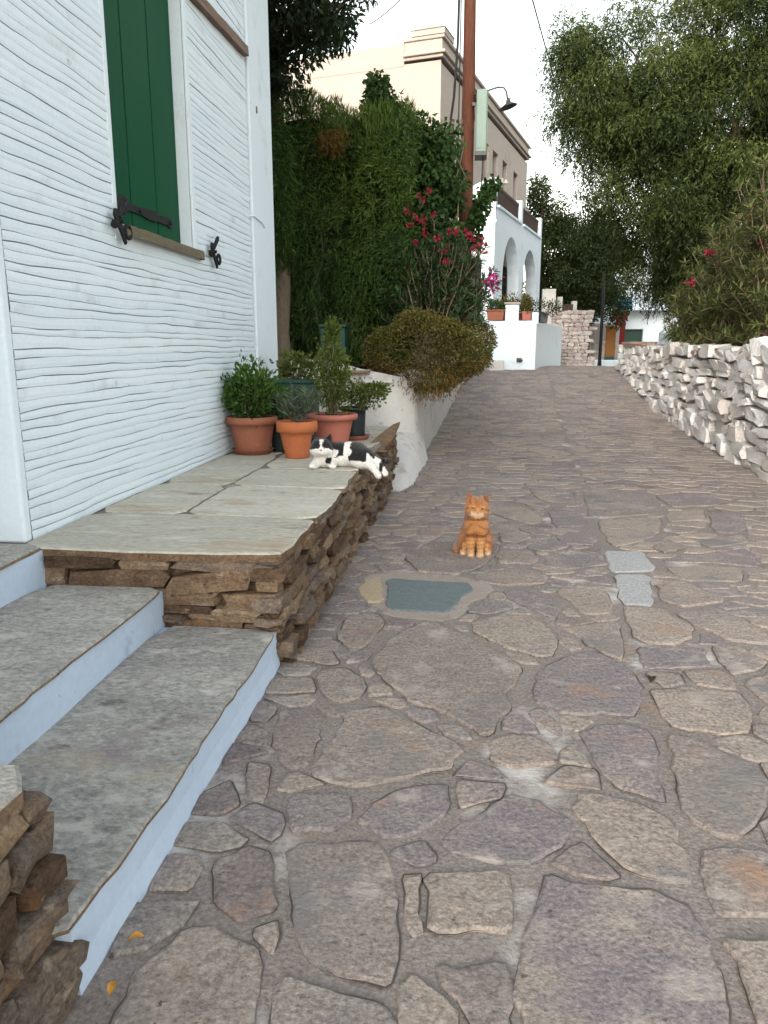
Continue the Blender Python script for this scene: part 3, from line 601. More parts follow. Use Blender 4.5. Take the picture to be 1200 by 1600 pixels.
# ---------------------------------------------------------------- steps
st = thing('entrance_steps', (-1.3, 2.2, 0), 'three slate steps with pale blue painted risers beside the terrace', 'steps')
for k, (x0, x1, z0, z1) in enumerate(((-1.4,-.805,-.02,.153),(-1.9,-1.305,.10,.318),(-2.49,-1.835,.25,.485))):
    m_ = MB(); n = 18; V = []; F = []
    for j in range(n+1):
        y = 1.30 + 1.735*j/n; b_ = .012*N(y*2.1, k*5) ; dz = .012*N(y*3, k*9, 2)
        V += [(x1+b_+(.012 if k == 0 else 0), y, z0+(dz if k == 0 else 0)), (x1+b_*.6, y, (z0+z1)/2), (x1+.3*b_, y, z1), (x0, y, z1), (x0, y, z0)]
    for j in range(n):
        for q in range(4): F.append((j*5+q, (j+1)*5+q, (j+1)*5+q+1, j*5+q+1))
    F += [(0,1,2,3,4), tuple(n*5+q for q in (4,3,2,1,0))]
    m_.add(V, F); obj('riser', m_, M['riser'], st, (x1, 2.2, z0), smooth=False)
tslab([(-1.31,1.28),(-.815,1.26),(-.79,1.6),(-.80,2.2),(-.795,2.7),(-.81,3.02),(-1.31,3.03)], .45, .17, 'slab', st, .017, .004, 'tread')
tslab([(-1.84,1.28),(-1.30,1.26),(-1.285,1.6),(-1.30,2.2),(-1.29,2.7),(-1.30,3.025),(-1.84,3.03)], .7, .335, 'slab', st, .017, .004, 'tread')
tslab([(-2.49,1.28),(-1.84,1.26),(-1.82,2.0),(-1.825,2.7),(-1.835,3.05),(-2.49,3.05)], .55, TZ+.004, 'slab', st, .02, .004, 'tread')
# near block flanking the steps
nb = thing('stone_block', (-1.3, .3, 0), 'low schist block with a slate top at the near end of the steps', 'wall')
mb = MB(); mb.box((-2.45,-2,-.1),(-.94,1.22,TZ-.04)); obj('core', mb, M['rockjoint'], nb)
stack('x', -.6, 1.30, -.02, TZ-.04, nb, 'rock', (.05,.11), (.14,.4), .13, lambda u, z: (-.915+.05*(1-z/.5)+rnd.uniform(-.012,.012), u, z), PI/2, .28, .12, ang=.18, smooth='sharp')
stack('y', -1.9, -.89, -.02, TZ-.04, nb, 'rock', (.05,.10), (.16,.4), .12, lambda u, z: (u, 1.235+rnd.uniform(-.008,.008), z), 0, .25, .12)
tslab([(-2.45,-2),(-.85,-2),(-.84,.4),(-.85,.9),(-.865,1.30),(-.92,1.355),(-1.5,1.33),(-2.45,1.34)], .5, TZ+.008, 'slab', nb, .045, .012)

# ---------------------------------------------------------------- whitewashed apron, planter wall
def lump(x, y, z, a=.02, f=6): return (x + a*N(x*f, y*f, z*f+3), y + a*N(x*f+9, y*f, z*f), z + a*N(x*f, y*f+5, z*f))
ap = MB(); n = 24; V = []; F = []
for j in range(n+1):
    t = j/n; y = 7.05 + t*2.1; zt = .02 + .42*min(1, t*1.1)**1.25; x1 = -.62 + .08*t - .3*max(0, .2-t); 
    prof_ = [(-.95, -.1), (-.95, zt+.01), (-.80, zt), (x1-.10, zt*.86), (x1-.02, zt*.5), (x1+.03, .0), (x1+.09, -.04)]
    V += [lump(px, y, pz + zr(y), .016, 8) for px, pz in prof_]
for j in range(n):
    for q in range(6): F.append((j*7+q+1, (j+1)*7+q+1, (j+1)*7+q, j*7+q))
F.append(tuple(range(7)))
ap.add(V, F, .6)
tag(obj('whitewashed_ramp', ap, M['whiteold'], None, (-.8, 8, 0), smooth=True), 'lumpy whitewashed masonry ramp between the terrace end and the road', 'ramp')
pw = thing('planter_wall', (-1, 10, 0), 'old whitewashed planter wall holding the round bush above the road', 'wall')
def wallstrip(path, zb, ztop, name, par, mk, a=.02, step=.2, nv=6):
    V = []; F = []; pts = []
    for k in range(len(path)-1):
        p, q = Vector(path[k]), Vector(path[k+1]); m = max(1, int((q-p).length/step)); pts += [p.lerp(q, j/m) for j in range(m)]
    pts.append(Vector(path[-1]))
    for p in pts:
        for k in range(nv+1):
            z = zb(p) + (ztop(p)-zb(p))*k/nv; V.append(lump(p.x, p.y, z, a, 4))
        c = Vector((-2.2, max(p.y, 9.4))); d = (c-p).normalized()*.35; V.append(lump(p.x+d.x, p.y+d.y, ztop(p)+.01, a, 4)); 
    w_ = nv+2
    for j in range(len(pts)-1):
        for k in range(nv+1): F.append((j*w_+k, (j+1)*w_+k, (j+1)*w_+k+1, j*w_+k+1))
    m_ = MB(); m_.add(V, F, .5); return obj(name, m_, M[mk], par, smooth=True)
wallstrip([(-2.05,8.68),(-1.5,8.64),(-.95,8.66),(-.66,8.8),(-.60,9.4),(-.52,11),(-.45,13),(-.28,16),(.0,18.2),(.33,18.75)], lambda p: zr(p.y)-.1, lambda p: (1.2-.22*max(0,min(1,(p.x+1.6)/.9)) if p.y < 9 else 1.02+.1*min(1,(p.y-9)/1.5)) if p.y < 14 else 1.12-.03*(p.y-14), 'wall_face', pw, 'whiteold', .035)
mb = MB(); mb.add([(-6.5,8.85,1.12),(-.8,8.95,1.12),(-.72,11,1.12),(-.6,13,1.12),(-.4,16,1.1),(-.1,18.2,1.1),(.2,19.4,1.1),(-1,21,1.1),(-9,21,1.1)], [tuple(range(9))]); obj('soil', mb, M['soil'], pw)
for k, (a, b, z) in enumerate((((-1.62,8.56),(-1.12,8.60),1.06),((-1.40,8.57),(-.85,8.62),.955),((-1.95,8.6),(-1.60,8.66),1.155))):
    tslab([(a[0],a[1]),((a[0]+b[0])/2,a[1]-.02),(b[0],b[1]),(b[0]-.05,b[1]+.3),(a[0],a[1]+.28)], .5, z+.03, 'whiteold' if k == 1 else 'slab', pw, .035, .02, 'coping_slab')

# ---------------------------------------------------------------- foliage machinery
def leaves(name, P, D, L, W, mk, parent=None, tone=None, loc=None, fold=.25, roll=None):
    n = len(P); D = D/np.linalg.norm(D, axis=1, keepdims=True)
    R = rng.normal(size=(n,3)) if roll is None else roll
    Sd = np.cross(D, R); Sd /= np.linalg.norm(Sd, axis=1, keepdims=True)+1e-9; Up = np.cross(Sd, D)
    L = np.broadcast_to(np.asarray(L, float), (n,))[:,None]; W = np.broadcast_to(np.asarray(W, float), (n,))[:,None]
    V = np.empty((n,4,3)); mid = P + D*L*.45 + Up*W*fold
    V[:,0] = P; V[:,1] = mid + Sd*W*.5; V[:,2] = P + D*L; V[:,3] = mid - Sd*W*.5
    F = np.arange(n*4).reshape(n,4)
    if tone is None: tone = rng.random(n)
    return npmesh(name, V.reshape(-1,3), F, M[mk], parent, loc, np.clip(tone,0,1))
def rdir(n): 
    d = rng.normal(size=(n,3)); return d/np.linalg.norm(d, axis=1, keepdims=True)
def clumps(centres, radii, per, squash=1.0):
    """leaf points in shells of many small clumps; returns points, outward dirs, clump tone"""
    P = []; O = []; T = []
    for c, r in zip(centres, radii):
        d = rdir(per); rr = r*rng.random(per)[:,None]**.45; q = d*rr; q[:,2] *= squash
        P.append(np.asarray(c)+q); O.append(d); T.append(np.full(per, rng.normal(0,.15)))
    return np.vstack(P), np.vstack(O), np.concatenate(T)
def blob(n, c, r, inner=.5, wob=.22, f=1.1, seed=0):
    """points spread through an uneven ellipsoid, denser towards the skin"""
    d = rdir(n); k = np.array([1 + wob*1.8*N(*(d[i]*f*1.7 + seed)) + wob*.9*N(*(d[i]*f*4 + seed)) for i in range(n)])
    t = inner + (1-inner)*rng.random(n)**.6
    return np.asarray(c) + d*np.asarray(r)*(k*t)[:,None], d
def branch(mb, a, b, r0, r1, sag=.1, n=5, wig=.08):
    a, b = Vector(a), Vector(b); pts = []; L = (b-a).length
    for k in range(n+1):
        t = k/n; p = a.lerp(b, t); w_ = wig*L*math.sin(t*PI)
        pts.append(p + Vector((w_*rnd.uniform(-1,1), w_*rnd.uniform(-1,1), sag*L*math.sin(t*PI))))
    mb.tube(pts, [r0+(r1-r0)*k/n for k in range(n+1)], 7, False); return pts

# ---------------------------------------------------------------- hedge
hg = thing('tall_hedge', (-2.6, 11, 1.1), 'tall dense green hedge with drooping shoots beyond the white house', 'hedge')
HX0, HX1, HY0, HY1 = -6.2, -.75, 9.55, 12.6
def htop(x): return 4.28 - .10*(x+2.6) + .16*N(x*1.7, 3) + .1*N(x*5, 8)
def hface(x, z): return HY0 + .35*N(x*.9, z*.9, 1) + .16*N(x*2.6, z*2.2, 5) + max(0, z-3.6)*.35
P = []; D = []; T = []
n = 80000
x = rng.uniform(HX0, HX1, n); z = 1.0 + 3.4*rng.random(n)**.9; ok = []
for i in range(n):
    zt = htop(x[i]); k = z[i]/4.4; zz_ = 1.0 + (zt-1.0)*(z[i]-1.0)/3.4
    y = hface(x[i], zz_) + rng.exponential(.10); 
    if N(x[i]*3.1, zz_*1.6, 4) > .28: y += .22
    P.append((x[i], y, zz_)); up = .8 if zz_ > zt-.35 else (-.75 + .9*(zz_-1)/3.4)
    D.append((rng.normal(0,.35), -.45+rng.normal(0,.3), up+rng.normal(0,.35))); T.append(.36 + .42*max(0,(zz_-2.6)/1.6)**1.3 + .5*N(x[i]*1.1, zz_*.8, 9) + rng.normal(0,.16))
n2 = 22000
for i in range(n2):
    x_ = rng.uniform(HX0, HX1); y_ = rng.uniform(HY0+.4, HY1); zt = htop(x_)+.08*N(x_*4, y_*4)
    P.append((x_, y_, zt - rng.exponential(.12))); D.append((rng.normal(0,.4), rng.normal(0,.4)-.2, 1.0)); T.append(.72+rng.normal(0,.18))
for i in range(20000):
    y_ = rng.uniform(HY0, HY1); z_ = rng.uniform(1, 4.0); P.append((HX1 + .2*N(y_*2, z_*2) - rng.exponential(.1), y_, z_)); D.append((.5+rng.normal(0,.3), rng.normal(0,.4), rng.normal(-.2,.5))); T.append(.35+rng.normal(0,.2))
q_, dq = blob(9000, (-2.5,9.15,3.25), (.42,.28,1.25), .55, .2, 1.2, 2); P = np.vstack([np.array(P), q_]); D = np.vstack([np.array(D), dq*.5+np.array([0,-.3,-.5])+rng.normal(0,.35,q_.shape)]); T = np.concatenate([np.array(T), rng.normal(.38,.18,len(q_))])
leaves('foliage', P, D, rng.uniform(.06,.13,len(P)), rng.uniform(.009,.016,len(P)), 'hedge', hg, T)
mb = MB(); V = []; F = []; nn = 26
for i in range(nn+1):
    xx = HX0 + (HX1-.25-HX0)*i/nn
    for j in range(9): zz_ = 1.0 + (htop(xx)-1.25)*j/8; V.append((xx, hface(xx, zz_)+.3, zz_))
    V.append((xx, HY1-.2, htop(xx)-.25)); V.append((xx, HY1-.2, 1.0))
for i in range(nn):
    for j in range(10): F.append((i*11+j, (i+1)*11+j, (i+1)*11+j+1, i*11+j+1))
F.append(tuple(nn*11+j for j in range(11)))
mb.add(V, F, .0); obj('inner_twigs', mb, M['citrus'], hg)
mb = MB()
for k in range(16):
    xx = rnd.uniform(-3, -.9); branch(mb, (xx, 9.9, 1.05), (xx+rnd.uniform(-.3,.3), 9.75, 2.2+rnd.random()), .02, .008)
obj('stems', mb, M['bark'], hg)
P, D = blob(700, (-1.72,9.62,3.72), (.20,.12,.16), .2)   # dry patch
leaves('dry_shoots', P, np.c_[rng.normal(.3,.5,700), rng.normal(-.6,.3,700), rng.normal(-.5,.4,700)], .13, .008, 'bush', hg, rng.normal(.95,.1,700))

# ---------------------------------------------------------------- dark tree over the hedge
tr = thing('dark_leaved_tree', (-2.33, 9.1, 1.1), 'dark leaved tree with its trunk by the white corner, over the hedge', 'tree')
mb = MB(); mb.tube([(-2.27,9.1,1.0),(-2.29,9.15,1.5),(-2.33,9.5,2.0),(-2.4,10.0,2.8),(-2.4,10.0,3.7),(-2.35,9.2,4.3)], [.15,.115,.105,.09,.08,.07], 10, False); obj('trunk', mb, M['bark'], tr, smooth=True)
mb = MB(); cs = []; rs = []
for k in range(95):
    a = rnd.uniform(0, 2*PI); r = rnd.random()**.5; zz_ = rnd.uniform(-.9, 1.6)
    w_ = 1.55*math.sqrt(max(.1, 1-((zz_-.5)/1.35)**2)); c = Vector((-2.45 + a*0 + w_*r*math.cos(a)*1.0, 9.1 + w_*r*math.sin(a)*.9, 5.25+zz_))
    if zz_ < -.35 and c.x > -1.55: continue
    cs.append(tuple(c)); rs.append(rnd.uniform(.20,.38))
    if k % 2 == 0: branch(mb, (-2.35,9.1,4.25), c, .032, .006, .05)
for c in ((-1.25,8.95,5.1),(-1.05,9,5.4),(-1.5,8.9,4.75),(-1.9,8.9,4.45),(-2.1,8.95,4.2),(-1.35,9,5.6),(-.95,9.1,5.75),(-2.3,8.9,4.3)):
    cs.append(c); rs.append(.24); branch(mb, (-2.35,9.1,4.4), c, .028, .005, -.04)
obj('branch', mb, M['bark'], tr)
P, O, T = clumps(cs, rs, 290)
leaves('crown', P, O*.6 + np.array([0,0,-.5]) + rng.normal(0,.4,P.shape), rng.uniform(.06,.10,len(P)), rng.uniform(.026,.042,len(P)), 'citrus', tr, .35+T+rng.normal(0,.2,len(P)))

# ---------------------------------------------------------------- climber by the pole
iv = thing('climbing_vine', (-.9, 10.6, 1.1), 'broad leaved climber heaped over the hedge beside the timber pole', 'vine')
cs = []; rs = []; mb = MB()
top = [(-1.75,3.95),(-1.6,4.1),(-1.45,3.85),(-1.3,3.9),(-1.22,4.2),(-1.2,4.5),(-1.0,3.95),(-.85,4.0),(-.7,4.1),(-.55,4.0),(-.4,3.85),(-.3,3.4),(-.15,3.0)]
for k in range(150):
    x_ = rnd.uniform(-1.75, -.30); zt = np.interp(x_, [t_[0] for t_ in top], [t_[1] for t_ in top])
    lo = 3.55 if x_ < -1.0 else (2.6 if x_ < -.5 else 2.1)
    c = (x_, 9.95+rnd.uniform(0,.9), lo + (zt-lo)*rnd.random()**.8); cs.append(c); rs.append(rnd.uniform(.12,.22))
for z_ in (4.25,4.4,4.5,4.6): cs.append((-1.21+rnd.uniform(-.1,.1), 10.5+rnd.uniform(-.1,.1), z_)); rs.append(rnd.uniform(.12,.2))
for c in ((.08,11.2,3.3),(.15,11.3,3.42),(.2,11.3,3.5),(.02,11.2,3.15),(-.02,11.1,3.0),(-.05,11.3,2.8),(-.3,11.2,3.6),(-.35,11.1,3.9)): cs.append(c); rs.append(.12)
for k in range(18):
    x_ = rnd.uniform(-1.6,-.2); branch(mb, (x_*.6-.4, 10.6, 1.2), (x_, 10.4, 4.1), .018, .006, .02, 8)
obj('stems', mb, M['bark'], iv)
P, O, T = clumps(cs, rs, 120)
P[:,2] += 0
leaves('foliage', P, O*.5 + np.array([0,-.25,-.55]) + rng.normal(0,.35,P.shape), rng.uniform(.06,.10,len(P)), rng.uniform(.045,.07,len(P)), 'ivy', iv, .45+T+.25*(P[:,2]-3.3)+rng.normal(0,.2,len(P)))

# ---------------------------------------------------------------- oleanders
def oleander(name, label, base, tips, mk, nflower, fl, flmat, whorl=16, ll=(.09,.15), lw=.020, group=None, stemn=1, fr=.05):
    t_ = thing(name, base, label, 'shrub', group); m_ = MB(); P = []; D = []; T = []
    for i, tp in enumerate(tips):
        tp = Vector(tp); b_ = Vector(base) + Vector((rnd.uniform(-.2,.2), rnd.uniform(-.2,.2), 0))
        pts = branch(m_, b_, tp, .014, .005, .06, 6, .05); tn = rnd.gauss(.5,.2)
        for k in range(3):
            c = pts[-1-k]; d = (pts[-1]-pts[-3]).normalized()
            for q in range(whorl):
                o_ = Vector(rdir(1)[0]); o_ = (o_ - d*o_.dot(d)).normalized(); P.append(c + d*rnd.uniform(-.06,.05)); D.append(o_ + d*rnd.uniform(.2,1.1) + Vector((0,0,-.12))); T.append(tn + rnd.gauss(0,.18))
    obj('stems', m_, M['bark'], t_)
    P = np.array(P); D = np.array(D); leaves('foliage', P, D, rng.uniform(*ll, len(P)), lw, mk, t_, np.array(T), roll=np.tile((0,0,1.), (len(P),1))+rng.normal(0,.3,P.shape))
    FP = []; FD = []; FT = []
    for c in fl:
        for q in range(nflower):
            p_ = Vector(c) + Vector(rdir(1)[0])*rnd.uniform(.2,1)*fr*1.4; ax = Vector(rdir(1)[0]) + Vector((0,-.6,.4))
            e1 = ax.orthogonal().normalized(); e2 = ax.cross(e1).normalized()
            for j in range(5):
                an = j*2*PI/5; FP.append(p_); FD.append(e1*math.cos(an)+e2*math.sin(an)+ax.normalized()*.4); FT.append(rnd.random())
    if FP:
        FP = np.array(FP); FD = np.array(FD); leaves('blossom', FP, FD, fr*.65, fr*.55, flmat, t_, np.array(FT))
    return t_
tips = []
for k in range(230):
    a = rnd.uniform(0, 2*PI); r = rnd.random()**.5; tips.append((-.52+.66*r*math.cos(a), 9.75+.45*r*math.sin(a), 1.6 + rnd.random()*1.3*(1-.3*r)))
tips += [(.1,9.8,2.1),(.2,9.7,2.2),(.22,9.8,2.05),(.15,9.7,1.9),(.05,9.8,1.85)]*2
fl = [(-.62,9.3,3.0),(-.55,9.25,3.05),(-.78,9.3,2.85),(-.68,9.25,2.78),(-.60,9.25,2.75),(-.5,9.25,2.8),(-.42,9.25,2.55),(-.3,9.2,2.6),(-.36,9.2,2.42),(-.2,9.2,2.62),(-.05,9.3,2.55),(.03,9.3,2.52),(-.02,9.25,2.45),(-.58,9.2,2.6),(-.68,9.2,2.5),(.1,9.35,2.45),(-.33,9.2,2.3),(-.75,9.25,2.7),(-.1,9.25,2.6)]
ol = oleander('oleander', 'oleander with red blossom in front of the hedge beside the timber pole', (-.5,9.7,1.1), tips, 'oleander', 7, fl, 'redflower', fr=.042)
FP = np.array([(.19,9.5,2.13),(.22,9.5,2.02),(.2,9.5,2.08),(.24,9.5,2.1)]*14)+rng.normal(0,.035,(56,3)); leaves('blossom', FP, rdir(56)+np.array([0,-.5,.2]), .045, .04, 'pinkflower', ol)

# ---------------------------------------------------------------- round bush on the planter
rb = thing('round_bush', (-.45, 10.2, 1.1), 'rounded olive brown bush hanging over the planter wall by the road', 'bush')
P1, D1 = blob(19000, (-.56,9.2,1.27), (.70,.72,.45), .80, .12, 1.3, 3)
P2, D2 = blob(9000, (-.18,10.3,1.36), (.46,1.1,.40), .78, .12, 1.2, 8)
P = np.vstack([P1,P2]); D = np.vstack([D1,D2]); k = P[:,2] > .95; 
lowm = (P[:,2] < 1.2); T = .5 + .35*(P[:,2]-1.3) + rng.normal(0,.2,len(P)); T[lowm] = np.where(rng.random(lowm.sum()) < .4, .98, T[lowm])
leaves('foliage', P, D*.8+rng.normal(0,.5,P.shape), rng.uniform(.022,.036,len(P)), rng.uniform(.016,.024,len(P)), 'bush', rb, T)
P, D = blob(1300, (-.46,8.85,.95), (.34,.28,.22), .4, .3, 2, 5); leaves('hanging_shoots', P, D*.4+np.array([0,-.2,-1])+rng.normal(0,.3,P.shape), rng.uniform(.03,.07,len(P)), .010, 'bush', rb, rng.normal(.85,.2,len(P)))
mb = MB()
for k in range(26):
    a = rnd.uniform(0,2*PI); branch(mb, (-.55,9.7,1.1), (-.55+.6*math.cos(a), 9.6+.5*math.sin(a), 1.2+rnd.uniform(-.1,.4)), .014, .004)
obj('stems', mb, M['bark'], rb)

# ---------------------------------------------------------------- utility pole
PX, PY = -.16, 12.0
po = thing('utility_pole', (PX, PY, 1.0), 'reddish brown timber utility pole rising above the hedge', 'pole')
mb = MB(); mb.tube([(PX+.012*N(z*.7), PY, z) for z in np.linspace(.9, 8.6, 16)], [.118-.0035*k for k in range(16)], 18); obj('shaft', mb, M['pole'], po, smooth=True)
mb = MB(); mb.box((PX+.12,PY-.16,4.05),(PX+.27,PY+.14,4.87)); bx_ = obj('meter_box', mb, M['boxgrey'], po, bevel=.012)
mb = MB(); mb.box((PX+.272,PY-.145,4.10),(PX+.279,PY+.125,4.82)); mb.box((PX+.13,PY-.167,4.10),(PX+.26,PY-.161,4.82)); obj('door_panel', mb, M['boxgrey'], bx_, bevel=.003)
mb = MB(); mb.box((PX+.11,PY-.18,4.0),(PX+.285,PY+.16,4.046)); obj('box_tray', mb, M['metal'], bx_, bevel=.005)
mb = MB(); mb.tube([(PX+.08,PY,4.83),(PX+.20,PY,4.87),(PX+.42,PY,4.93),(PX+.50,PY,4.92),(PX+.54,PY,4.86),(PX+.555,PY,4.76)], .013, 8); arm = obj('lamp_arm', mb, M['metal'], po, smooth=True)
mb = MB(); mb.lathe([(.022,.11),(.03,.09),(.035,.06),(.05,.045),(.13,.0),(.135,-.008),(.128,-.006),(.05,.035),(.02,.04)], (0,0,0), 24)
obj('lamp_shade', mb, M['metal'], arm, (PX+.565,PY-.02,4.66), smooth=True, local=False) if False else None
sh_ = MB(); ca, sa = math.cos(.28), math.sin(.28)
sh_.add([(PX+.565 + p[0]*ca + p[2]*sa*0 , PY + p[1], 4.67 + p[2] + p[0]*sa) for p in mb.v], mb.f); obj('lamp_shade', sh_, M['metal'], arm, smooth=True)
mb = MB(); mb.tube([(PX-.14,PY-.05,8.2),(PX-.15,PY-.05,6.4),(PX-.16,PY-.06,5.5),(PX-.20,PY-.08,4.8),(PX-.26,PY-.1,4.35),(PX-.3,PY-.1,3.8)], .018, 7); mb.tube([(PX-.118,PY-.07,8.2),(PX-.125,PY-.07,5.2),(PX-.13,PY-.07,4.2)], .009, 6); obj('cable', mb, M['wire'], po, smooth=True)
mb = MB()
mb.box((PX-.16,PY-.14,4.205),(PX-.05,PY-.09,4.235)); obj('bracket', mb, M['metal'], po, bevel=.004); mb = MB(); mb.box((PX+.06,PY-.13,4.66),(PX+.11,PY-.10,4.71))
obj('bracket', mb, M['metal'], po, bevel=.004)
mb = MB(); mb.tube([(PX+.09,PY-.11,4.68),(PX+.10,PY-.11,4.5),(PX+.075,PY-.115,4.35)], .006, 6); mb.tube([(PX+.23,PY,4.02),(PX+.21,PY,3.2),(PX+.2,PY,2.6)], .012, 6); obj('conduit', mb, M['metal'], po)
def wire(name, a, b, sag, r, label):
    a, b = Vector(a), Vector(b); m_ = MB(); pts = [a.lerp(b, t) + Vector((0,0,-sag*4*t*(1-t))) for t in np.linspace(0,1,25)]
    m_.tube(pts, r, 6); return tag(obj(name, m_, M['wire'], None, a), label, 'wire')
wire('overhead_wire', (PX+.12,PY,8.3), (4.09,30,6.75), .35, .014, 'black overhead wire running from the timber pole towards the right hand tree')
wire('overhead_wire', (PX-.12,PY,7.0), (-2.6,19.8,8.7), .15, .010, 'thin overhead wire from the timber pole to the cream building')

# ---------------------------------------------------------------- cream building
TH = math.radians(14.3)
CO = Vector((-.9,19.53,0)); eS = Vector((math.sin(TH), math.cos(TH), 0)); eX = Vector((math.cos(TH), -math.sin(TH), 0)); Z3 = Vector((0,0,1))
def bl(x, s, z): return CO + eX*x + eS*s + Z3*z
def bbox(mb, a, b, tone=None):
    (x0,s0,z0), (x1,s1,z1) = a, b
    V = [bl(*p) for p in ((x0,s0,z0),(x1,s0,z0),(x1,s1,z0),(x0,s1,z0),(x0,s0,z1),(x1,s0,z1),(x1,s1,z1),(x0,s1,z1))]
    mb.add(V, [(0,3,2,1),(4,5,6,7),(0,1,5,4),(1,2,6,5),(2,3,7,6),(3,0,4,7)], tone)
cb = thing('cream_building', tuple(bl(-4,5,0)), 'two storey cream rendered building with moulded cornice behind the hedge', 'building')
HT = 7.75
holes = [(k, k+.72, 5.35, 7.05) for k in (4.15, 5.4, 6.75, 8.45)]
mb = MB(); mb.facade(bl(0,0,0), eS, Z3, eX, 10.8, HT, holes, .22)
mb.facade(bl(-10,0,0), eX, Z3, -eS, 10, HT+.05, [], .2); bbox(mb, (-10,.02,0), (-.3,10.8,HT-.05)); mb.facade(bl(0,10.8,0), -eX, Z3, eS, 10, HT, [], .2)
obj('wall', mb, M['cream'], cb)
for a, b, c, d in holes:
    m_ = MB(); bbox(m_, (-.205, a+.005, c+.005), (-.16, b-.005, d-.005)); wd = obj('window', m_, M['shutgrey'], cb)
    for q in (0, 1):
        m_ = MB(); w_ = (b-a)/2; bbox(m_, (-.165, a+q*w_+.06, c+.1), (-.150, a+(q+1)*w_-.05, d-.08)); obj('pane', m_, M['glass'], wd)
    m_ = MB(); bbox(m_, (-.02, a-.06, c-.07), (.07, b+.06, c-.005)); obj('sill', m_, M['creamtrim'], wd)
mb = MB()
for d, z0, z1 in ((.06,HT+.10,HT+.17),(.13,HT+.17,HT+.24)): bbox(mb, (-.9,-d,z0), (d,10.8+d*.5,z1)); 
bbox(mb, (-.9,-.02,HT+.24), (.03,10.85,HT+.50)); bbox(mb, (-.92,-.06,HT+.50), (.09,10.9,HT+.58)); 
obj('cornice', mb, M['creamtrim'], cb, bevel=.02)
mb = MB(); bbox(mb, (-10,-.012,HT), (-.9,.3,HT+.50)); bbox(mb, (-10,.3,HT-.1),(-9.7,10.8,HT+.28)); obj('parapet', mb, M['cream'], cb, bevel=.02)
mb = MB(); bbox(mb, (-.7,-.08,HT+.58), (.10,.7,HT+.70)); mb.add([bl(-.72,-.10,HT+.702),bl(.12,-.10,HT+.702),bl(.12,.72,HT+.702),bl(-.72,.72,HT+.702),bl(-.3,.31,HT+.92)], [(0,1,4),(1,2,4),(2,3,4),(3,0,4)]); obj('corner_finial', mb, M['creamtrim'], cb)
m_ = MB(); bbox(m_, (.0,6.3,6.25), (.12,6.45,6.42)); m_.lathe([(.03,0),(.10,.05),(.02,.16)], tuple(bl(.2,6.37,6.22)), 12); obj('wall_lamp', m_, M['whiteold'], cb)

# ---------------------------------------------------------------- white arcade with balcony
ar = thing('white_arcade', tuple(bl(.5,5,2)), 'white two arched arcade carrying a railed balcony, in front of the cream building', 'building')
S0, S1, AX = 1.2, 8.0, 1.1; FZ = 1.9; DZ = 4.75
def arch(c, w, zs, n=12): return [(c - w/2, FZ)] + [(c - w/2*math.cos(t), zs + w/2*1.15*math.sin(t)) for t in np.linspace(0, PI, n+1)] + [(c + w/2, FZ)]
a1, a2 = arch(3.3, 2.2, 3.0), arch(6.1, 2.4, 2.85)
poly = [(S0,FZ)] + a1 + a2 + [(S1,FZ),(S1,DZ),(S0,DZ)]
mb = MB(); mb.prism(poly, bl(AX,0,0), eS, Z3, eX, .32); obj('arched_front', mb, M['white'], ar)
poly = [(0,FZ),(.30,FZ)] + [(.30+.62*.5*(1-math.cos(t)), 3.1+.45*math.sin(t)) for t in np.linspace(0,PI,9)] + [(.92,FZ),(AX-.003,FZ),(AX-.003,DZ),(0,DZ)]
mb = MB(); mb.prism(poly, bl(0,S0-.003,0), eX, Z3, -eS, .28); obj('arched_end', mb, M['white'], ar)
mb = MB(); bbox(mb, (.0,S0+.29,DZ-.25), (AX-.33,S1-.02,DZ-.06)); obj('ceiling_slab', mb, M['white'], ar)
mb = MB(); bbox(mb, (.003,S0+.0,FZ-2.5), (AX,S1,FZ-.004)); obj('base', mb, M['white'], ar)
mb = MB(); bbox(mb, (.004,3.6,FZ), (.05,4.5,3.95)); obj('door', mb, M['shutgrey'], ar); mb = MB(); bbox(mb, (.004,6.6,FZ),(.05,7.7,3.9)); obj('door', mb, M['glass'], ar)
mb = MB(); poly = [(-.35,DZ-.1),(AX,DZ-.1),(AX,5.42),(AX-.2,5.42),(.5,5.25),(-.35,5.2)]; mb.prism(poly, bl(0,S0-.004,0), eX, Z3, -eS, .2); obj('end_parapet', mb, M['white'], ar, bevel=.02)
mb = MB(); bbox(mb, (AX-.28,S0-.03,4.35),(AX+.04,S0+.02,4.45)); obj('drip_ledge', mb, M['white'], ar, bevel=.02)
for s_ in (4.5, S1-.25):
    m_ = MB(); bbox(m_, (AX-.22,s_,DZ), (AX-.002,s_+.25,5.42)); obj('balcony_post', m_, M['white'], ar, bevel=.015)
for s0, s1 in ((S0+.2,4.5),(4.75,S1-.25)):
    rl = MB(); bbox(rl, (AX-.13,s0,5.27),(AX-.08,s1,5.33)); bbox(rl, (AX-.13,s0,4.86),(AX-.08,s1,4.91)); ro = obj('railing', rl, M['rail'], ar)
    k = int((s1-s0)/.11)
    for j in range(k):
        m_ = MB(); s_ = s0+(j+.5)*(s1-s0)/k; bbox(m_, (AX-.12,s_-.02,4.91),(AX-.09,s_+.02,5.27)); obj('baluster', m_, M['rail'], ro)
    m_ = MB(); bbox(m_, (AX-.02,s0+.02,DZ+.0),(AX+.05,s1-.02,DZ+.06)); obj('ledge', m_, M['white'], ar)

